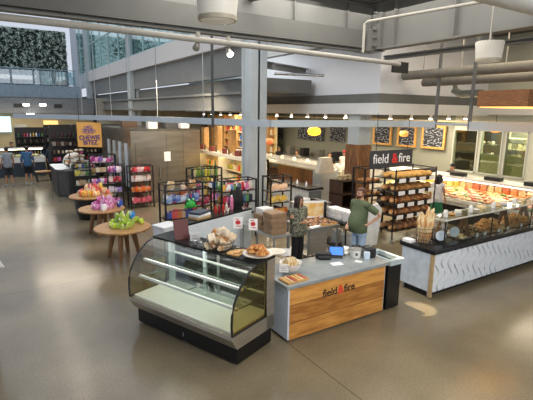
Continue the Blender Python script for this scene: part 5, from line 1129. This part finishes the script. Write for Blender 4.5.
# kitchen equipment
for i, (y, z) in enumerate(((10.1, 1.3), (10.1, 1.75), (10.1, 2.2))): tag(MB().box(-.3, .3, -.42, .42, 0, .04).build('steel_shelf', mat('kitchen_steel', '#8c8c84', .3, .6), loc=(16.9, y, z)), ['lower', 'middle', 'upper'][i]+' steel shelf inside the first kitchen window', 'shelf')
MB().box(0, 1, 0, 1, 0, 1).bm.free()
random.seed(61)
for j, (z, nm) in enumerate(((1.34, 'lower'), (1.79, 'middle'), (2.24, 'upper'))):
    for i in range(4): inst('steel_pan', g_round(['#b8b8b0', '#5c5c58'][i % 2], .09, .14, 'steel_pan'), (16.8, 9.8+.2*i, z), (0, 0, 0), 1, 'pan on the %s steel shelf inside the first kitchen window' % nm, 'pan', 'pans on the %s kitchen shelf' % nm)
for i, (y, lb) in enumerate(((8.9, 'second'), (7.7, 'third'))):
    t = T('storage_rack', 'cream storage rack inside the %s kitchen window' % lb, 'rack', (17.0, y, 0))
    for z in (1.3, 1.7, 2.1, 2.5): MB().box(-.25, .25, -.5, .5, z, z+.03).build('shelf', mat('kitchen_cream', '#b8b090', .5), t, smooth=False)
    for yy in (-.5, .47): MB().box(-.25, .25, yy, yy+.03, 0, 2.8).build('upright', mat('kitchen_cream'), t, smooth=False)
    for k in range(4):
        for l in range(3): inst('storage_tub', g_box(['#c8c0a0', '#908868', '#d8d4c0'][(k+l) % 3], .18, .2, .2), (17.0, y-.33+.22*k, 1.33+.4*l), (0, 0, 0), 1, 'tub on the storage rack inside the %s kitchen window' % lb, 'tub', 'tubs inside the %s kitchen window' % lb)
# ================================================================= LEFT SIDE: ISLAND, SIGN, STORE FRONT
isl = T('island_counter', 'dark plank-sided island counter with white top on the left aisle', 'counter', (2.15, 18.35, 0))
MB().prism([(0, .5), (.35, 0), (1.3, 0), (1.6, .4), (1.6, 2.4), (0, 2.4)], .06, 1.0, 'Z').build('plank_sides', planks('island_planks', '#2c2a28', '#4c4844', 'XY', .12, '#121110', .5), isl, smooth=False)
MB().prism([(-.05, .48), (.33, -.05), (1.32, -.05), (1.65, .38), (1.65, 2.45), (-.05, 2.45)], 1.0, 1.07, 'Z').build('top', mat('island_top', '#4a4846', .3), isl, smooth=False); MB().prism([(-.03, .5), (.1, .3), (.5, .6), (.5, 2.4), (-.03, 2.4)], 1.07, 1.09, 'Z').build('white_ledge', TAGM, isl, smooth=False); MB().prism([(.04, .52), (.37, .04), (1.27, .04), (1.56, .42), (1.56, 2.36), (.04, 2.36)], 0, .06, 'Z').build('kick', BLK, isl, smooth=False)
random.seed(71)
for i in range(30):
    c = random.choice(P_MIX+P_DRK+P_BEI); me = [g_box(c, .2, .15, .18), g_jar(c), g_bottle(c), g_bag(c, i % 4)][i % 4]
    inst(['island_carton', 'jar', 'bottle', 'gift_bag'][i % 4], me, (2.8+.22*(i % 4), 18.75+.26*(i//4), 1.07), (0, 0, random.random()), 1, cname(c)+' '+['carton', 'jar', 'bottle', 'bag'][i % 4]+' on the dark island counter', ['carton', 'jar', 'bottle', 'bag'][i % 4], cname(c)+' '+['cartons', 'jars', 'bottles', 'bags'][i % 4]+' on the island counter')
for i, (x, y, r_) in enumerate(((2.75, 19.4, .22), (3.2, 19.9, .3))):
    t = T('tiered_stand', ['smaller tiered stand of cakes on the island counter', 'larger tiered stand of cakes on the island counter'][i], 'cake stand', (x, y, 1.07))
    q = MB(); q.cyl((0, 0, 0), (0, 0, .7), .02, seg=8)
    for k in range(3): q.cyl((0, 0, .12+.24*k), (0, 0, .135+.24*k), r_*(1-.2*k), seg=20)
    q.build('stand_frame', mat('cab_wood'), t)
    for k in range(3):
        for j in range(7): a = j*.9; inst('cup_cake', g_round(['#d8c098', '#e8e0d0', '#8c5c38'][j % 3], .07, .08, 'cup_cake'), (x+r_*(1-.2*k)*.65*math.cos(a), y+r_*(1-.2*k)*.65*math.sin(a), 1.205+.24*k), (0, 0, 0), 1, 'cake on the %s tiered stand on the island' % ['smaller', 'larger'][i], 'cake', 'cakes on the %s stand' % ['smaller', 'larger'][i])
t = T('white_dome_cart', 'white domed cover on a dark cart under the orange sign', 'cart', (3.2, 21.45, 0)); MB().box(-.45, .45, -.35, .35, 0, 1.0, bev=.03).build('cart_body', BLKM, t); MB().ball((0, 0, 1.0), .48, .38, .5).build('dome_cover', mat('dome_cream', '#d8d0c4', .6), t)
cs = T('orange_sign', 'square orange hanging sign with purple lettering on the left', 'sign', (3.35, 18.2, 1.97), FACE+R(-8))
MB().box(-.5, .5, -.02, .02, 0, .95).build('panel', mat('sign_orange', '#f4b45c', .6, var=.02), cs, smooth=False)
PUR = mat('letter_purple', '#4a2c7c', .6)
text('lettering', 'CHEWIE', .235, PUR, cs, (0.02, -.024, .29), (PI/2, -.04, 0), .004, 'CENTER', .006); text('lettering', 'BITEZ', .235, PUR, cs, (.04, -.024, .1), (PI/2, -.04, 0), .004, 'CENTER', .006)
q = MB(); random.seed(12)
for (x, z, r_) in ((-.2, .62, .08), (-.08, .6, .1), (.08, .6, .09), (.2, .63, .07), (-.1, .74, .09), (.06, .76, .09), (.0, .68, .12)):
    q.tube([(x+r_*math.cos(a*PI/8), -.026, z+r_*.75*math.sin(a*PI/8)) for a in range(16)], .013, 5, True)
q.build('treat_drawing', mat('drawing_purple', '#7a5c9c', .6), cs)
for x in (-.4, .4): MB().cyl((x, 0, .95), (x, 0, 2.0), .01, seg=6).build('cord', BLKM, cs)
# dark racks of goods beyond the island
k = 0
for (x, y, w) in ((3.0, 22.6, 1.2), (4.5, 22.8, 1.2), (3.2, 25.9, 1.3), (4.55, 26, 1.2), (5.9, 26, 1.2), (5.6, 23.5, 1.0)):
    pos = ['left behind the orange sign', 'right behind the orange sign', 'farthest left beyond the island', 'far middle beyond the island', 'far right beyond the island', 'next to the slim column'][k]
    rack('tall dark goods rack '+pos, x, y, w, .45, 2.6, (.3, .66, 1.02, 1.38, 1.74, 2.1), 0, back=BLKM)
    stock(x, y, w, .45, (.3, .66, 1.02, 1.38, 1.74, 2.1), 0, [('box', P_DRK), ('bottle', P_DRK), ('box', P_MIX+P_DRK), ('jar', P_DRK+P_BEI)], 'dark rack '+pos, 80+k, 6); k += 1
# cafe table pair between the men and the island
t = T('cafe_bench', 'low brown bench on the left aisle beside the blue-shirted man', 'bench', (2.1, 23.4, 0)); MB().box(-.35, .35, -.25, .25, .42, .48).build('seat', TW, t, smooth=False)
for x in (-.3, .3): MB().box(x-.03, x+.03, -.2, .2, 0, .42).build('leg', BLKM, t, smooth=False)
# left counter with food display
lc = T('long_white_counter', 'long white food counter with dark blue base at the far left', 'counter', (-3.0, 25.3, 0))
MB().box(0, 5.4, 0, 1.1, .0, .72).build('base', mat('blue_base', '#26323e', .5), lc, smooth=False); MB().box(-.02, 5.42, -.02, 1.12, .72, 1.0).build('white_body', mat('counter_white'), lc, smooth=False); MB().box(-.02, 5.42, .6, 1.12, 1.35, 1.4).build('upper_shelf', mat('counter_white'), lc, smooth=False); MB().box(0, 5.4, .0, .02, 1.0, 1.35).build('front_glass', glass('guard_glass'), lc, smooth=False)
MB().box(.05, 5.35, .62, .68, 1.33, 1.35).build('lamp_tube', emis('tube_warm'.replace('warm', 'cafe'), '#fff0c8', 12), lc, smooth=False)
random.seed(91)
for i in range(30): inst('salad_dish', g_round(random.choice(['#8ca040', '#c8c070', '#5c7c38', '#d8c8a8', '#c85c3c']), .13, .1, 'salad_dish'), (-1.0+.22*(i % 15), 25.55+.3*(i//15), 1.0), (0, 0, 0), 1, 'salad dish behind the glass of the far left counter', 'dish', 'dishes in the far left counter')
tag(MB().box(-.45, .45, -.03, .03, 0, 1.0).build('menu_screen', emis('screen_pale', '#b8dcf0', 1.2), loc=(.9, 33.7, 1.9)), 'pale blue menu screen on the far left wall', 'screen')
tag(MB().box(-.05, .05, -.6, .6, 0, 1.1).build('menu_screen', emis('screen_pale'), loc=(-2.6, 33.4, 1.9), rz=.6), 'second pale screen farther left on the far wall', 'screen')
t = T('yellow_sign', 'yellow glowing menu sign over the far goods racks', 'sign', (3.72, 33.4, 1.75)); MB().box(-.45, .45, -.05, .05, 0, .9).build('panel', emis('sign_yellow', '#f0cc80', .7), t, smooth=False); MB().box(-.4, .3, -.06, -.05, .3, .34).build('print', mat('print_grey'), t, smooth=False)
rack('dark wine rack between the far left counter and the other goods racks', 2.2, 30.5, 1.6, .45, 2.3, (.3, .66, 1.02, 1.38, 1.74), 0, back=BLKM)
stock(2.2, 30.5, 1.6, .45, (.3, .66, 1.02, 1.38, 1.74), 0, [('bottle', P_DRK), ('bottle', P_MIX), ('box', P_DRK)], 'dark wine rack', 95, 9)
for i, x in enumerate((-.2, 1.9, 5.2)): tag(MB().box(-.35, .35, -.1, .1, 0, 2.4).build('store_front_pillar', mat('pillar_pale', '#a8a498', .6), loc=(x, 33.7, 0)), ['leftmost', 'middle', 'right'][i]+' pale pillar of the far left store front', 'pillar')
for i, (x, y) in enumerate(((2.2, 31.5), (3.0, 30.2), (2.2, 30.6), (2.6, 33))):
    t = T('ceiling_spotlight', ['left of the bright pair of lamps under the balcony', 'right of the bright pair of lamps under the balcony', 'small lamp below the bright pair under the balcony', 'small far lamp under the balcony'][i], 'lamp', (x, y, 3.6 if i < 2 else 3.0)); MB().cyl((0, 0, 0), (0, 0, .12), .17 if i < 2 else .12, seg=16).build('bulb', emis('bulb_white', '#fffaf0', 12), t); MB().cyl((0, 0, .12), (0, 0, .8), .01, seg=6).build('cord', BLKM, t)
# people at a distance
def pp(label, x, y, rz, h, **k): return person(label, (x, y, 0), rz, h, **k)
pp('man in grey patterned shirt and dark shorts walking away at the far left', .62, 22.45, R(200), 1.76, shirt='#8c949c', pants='#23262c', hair='#1c1410', longpants=False, ankles=((-.12, .1, .1), (.12, -.05, .08)), shoes='#8c8c8c', skinc='#a87858')
pp('man in blue jacket and black shorts beside the patterned-shirt man', 1.42, 22.65, R(170), 1.76, shirt='#3c6488', pants='#15171a', hair='#2a201a', longpants=False, sleeve=1.6, shoes='#b0b0b0', skinc='#b48868')
pp('worker in black leaning behind the far left white counter', 1.05, 26.9, R(-20), 1.7, shirt='#141416', pants='#141416', hair='#141010', sleeve=1.5, lean=.15, skinc='#9c7458')
pp('shopper in dark clothes between the island and the far left counter', 2.6, 24.2, R(150), 1.7, shirt='#2c3444', pants='#1c1c20', hair='#181210', sleeve=1.5)
pp('dark-haired cook in black behind the food counter near the tall column', 12.6, 18.6, R(-70), 1.68, shirt='#18181a', pants='#202022', hair='#120e0c', skinc='#b08464')
pp('customer in grey leaning at the food counter beside the dark cook', 12.7, 17.2, R(-80), 1.6, shirt='#8c8478', pants='#303034', hair='#4c382c')
pp('cook in black shirt seen behind the food counter near the clad column', 12.65, 14.7, R(-60), 1.7, shirt='#151517', pants='#202022', hair='#1a1210')
pp('cook with red cap and white coat behind the food counter', 12.9, 14.0, R(-60), 1.84, shirt='#e0dcd8', pants='#303034', hair='#3c2418', cap='#c83038', apron='#e8e4e0', sleeve=1.4)
pp('young woman in white top and green skirt by the deli case', 11.4, 8.2, R(100), 1.62, shirt='#d8d4d0', pants=None, skirt='#1e6440', hair='#1c1210', longhair=True, skinc='#b08060')
pp('server in black cap behind the deli case', 13.8, 9.4, R(-90), 1.7, shirt='#1a1a1c', pants='#1a1a1c', hair='#1a1210', cap='#18181a')
pp('person at the left edge in white patterned shirt, elbow bent', -.33, 7.34, R(-32), 1.72, shirt='#c8c8c8', pants='#2c2c30', hair='#2c2018', elbows=((-.27, .08, 1.15), (.3, .1, 1.12)), hands=((-.1, -.2, 1.15), (.12, -.22, 1.12)), sleeve=1.2)

late_rack()
# ================================================================= LIGHT
w = bpy.data.worlds.new('sky'); SC.world = w; w.use_nodes = True; nt = w.node_tree; bg = nt.nodes['Background']
tc = nt.nodes.new('ShaderNodeTexCoord'); sp = nt.nodes.new('ShaderNodeSeparateXYZ'); nt.links.new(tc.outputs['Generated'], sp.inputs[0])
r = nt.nodes.new('ShaderNodeValToRGB'); e = r.color_ramp.elements; e[0].position = 0; e[1].position = .6; e[0].color = (.85, .9, 1, 1); e[1].color = (.62, .76, 1, 1); nt.links.new(sp.outputs['Z'], r.inputs[0]); nt.links.new(r.outputs[0], bg.inputs['Color'])
bg.inputs['Strength'].default_value = .7
def area(name, loc, size, power, color=(1, 1, 1), rot=(0, 0, 0), sy=None):
    d = bpy.data.lights.new(name, 'AREA'); d.shape = 'RECTANGLE'; d.size = size; d.size_y = sy or size; d.energy = power; d.color = color
    o = bpy.data.objects.new(name, d); C.objects.link(o); o.location = loc; o.rotation_euler = rot; return o
WARM = (1, .84, .62); NEUT = (1, .95, .88)
area('atrium_skylight', (0, 24, 12), 12, 380, (.9, .96, 1), sy=26)
area('roof_lamps', (4.5, 6.2, 6.0), 5, 150, NEUT, sy=5)
area('roof_lamps', (11.5, 6, 5.9), 5, 160, WARM, sy=3)
for i, (x, y, p_) in enumerate(((11, 11, 160), (14, 11, 160), (11, 15, 80), (13.5, 15, 70), (12.5, 20, 110), (13, 25, 220), (14, 6.5, 40), (9, 16, 90))):
    area('hall_downlight', (x, y, 3.3), 1.5, p_, WARM)
o_ = area('case_fill', (2.52+.44*math.cos(R(21.5))-1.08*math.sin(R(21.5)), 4.66+.44*math.sin(R(21.5))+1.08*math.cos(R(21.5)), 1.31), .12, 9, (1, .99, .94), (0, 0, R(21.5)), 1.9)  # unseen fill light added to brighten the case interior
area('deli_case_lamp', (12.55, 8.4, 1.33), .15, 30, (1, .93, .8), sy=5.2)
area('front_fill', (3.5, -1.5, 4.9), 3, 330, (1, .98, .95), (R(44), 0, R(-22)))  # added fill from behind the camera, brightens counter fronts and people
sd_ = bpy.data.lights.new('accent_spot', 'SPOT'); sd_.energy = 3200; sd_.spot_size = R(5.2); sd_.spot_blend = .25; sd_.color = (1, .88, .66); sd_.shadow_soft_size = .03
so_ = bpy.data.objects.new('accent_spot', sd_); C.objects.link(so_); so_.location = (4.9, 6.9, 5.9); so_.rotation_euler = (Vector((6.18, 4.62, 0))-Vector((4.9, 6.9, 5.9))).to_track_quat('-Z', 'Y').to_euler()
area('kitchen_lamp', (16.7, 9, 2.95), 1.2, 120, (1, .97, .9))
area('cooler_fill', (5.6, 14.2, 4.2), 1.5, 130, WARM, (.45, 0, 0))  # unseen light added to brighten the cooler steel
area('upper_wall_fill', (8.0, 14.5, 5.2), 1.2, 70, (.95, .97, 1), (0, -PI/2.4, 0), sy=6)  # added fill that lifts the white upper wall beside the column
area('rack_lamp', (5, 9.5, 5.9), 4, 150, NEUT)
area('rack_lamp', (3, 15, 7.5), 6, 90, NEUT, sy=9)
area('bakery_lamp', (8, 6.4, 5.9), 5, 190, NEUT)
area('store_lamp', (1.5, 31, 3.9), 4, 110, WARM, sy=2)
area('store_lamp', (3, 24, 5.5), 3, 150, WARM)
for i, (x, y) in enumerate(((2.9, 30.1), (2.77, 26.6), (2.7, 24.0), (2.77, 21.2), (2.66, 19.5))):
    t = T('high_bay_lamp', 'round high bay lamp hanging from the atrium roof beam, %s from the entrance end' % ['fifth', 'fourth', 'third', 'second', 'first'][i], 'lamp', (x, y, 9.45))
    MB().lathe([(.2, 0), (.2, .06), (.06, .17)], seg=20).build('lamp_housing', BLKM, t); MB().cyl((0, 0, -.01), (0, 0, .0), .19, seg=20).build('lens', emis('high_bay', '#fff8ec', 30), t)
# track heads below the soffit
tl = [(10.3, 10.2+1.05*i) for i in range(13)]+[(11+1.0*i, 9.9) for i in range(5)]
for i, (x, y) in enumerate(tl):
    if i == 0:
        t0 = T('track_light', 'small lit track spotlight under the long white soffit band', 'spotlight', (x, y, 3.22), 0, 'track lights under the soffit band')
        MB().cyl((0, 0, .02), (0, 0, .18), .05, seg=12).build('head', TAGM, t0); MB().cyl((0, 0, 0), (0, 0, .025), .052, seg=12).build('lens', emis('bulb_white', '#fffaf0', 12), t0)
    else: dup(t0, (x, y, 3.22))
cam = bpy.data.cameras.new('camera'); co = bpy.data.objects.new('camera', cam); C.objects.link(co); SC.camera = co
cam.sensor_width = 36; cam.sensor_fit = 'HORIZONTAL'; cam.lens = 435*36/533; cam.clip_end = 300
P_a = math.atan(88/435); yaw = R(57.5); ro = R(.7)
fw = Vector((math.cos(yaw), math.sin(yaw), 0)); rt = Vector((math.sin(yaw), -math.cos(yaw), 0)); Z = Vector((0, 0, 1))
f_ = fw*math.cos(P_a)-Z*math.sin(P_a); u_ = Z*math.cos(P_a)+fw*math.sin(P_a)
X_ = rt*math.cos(ro)+u_*math.sin(ro); Y_ = -rt*math.sin(ro)+u_*math.cos(ro)
m3 = Matrix((X_, Y_, -f_)).transposed(); co.matrix_world = Matrix.Translation((0, 0, 3.4)) @ m3.to_4x4()
SC.view_settings.view_transform = 'Standard'; SC.view_settings.look = 'None'; SC.view_settings.gamma = 1; SC.view_settings.use_curve_mapping = False
SC.view_settings.exposure = 0.17
SC.cycles.use_denoising = True
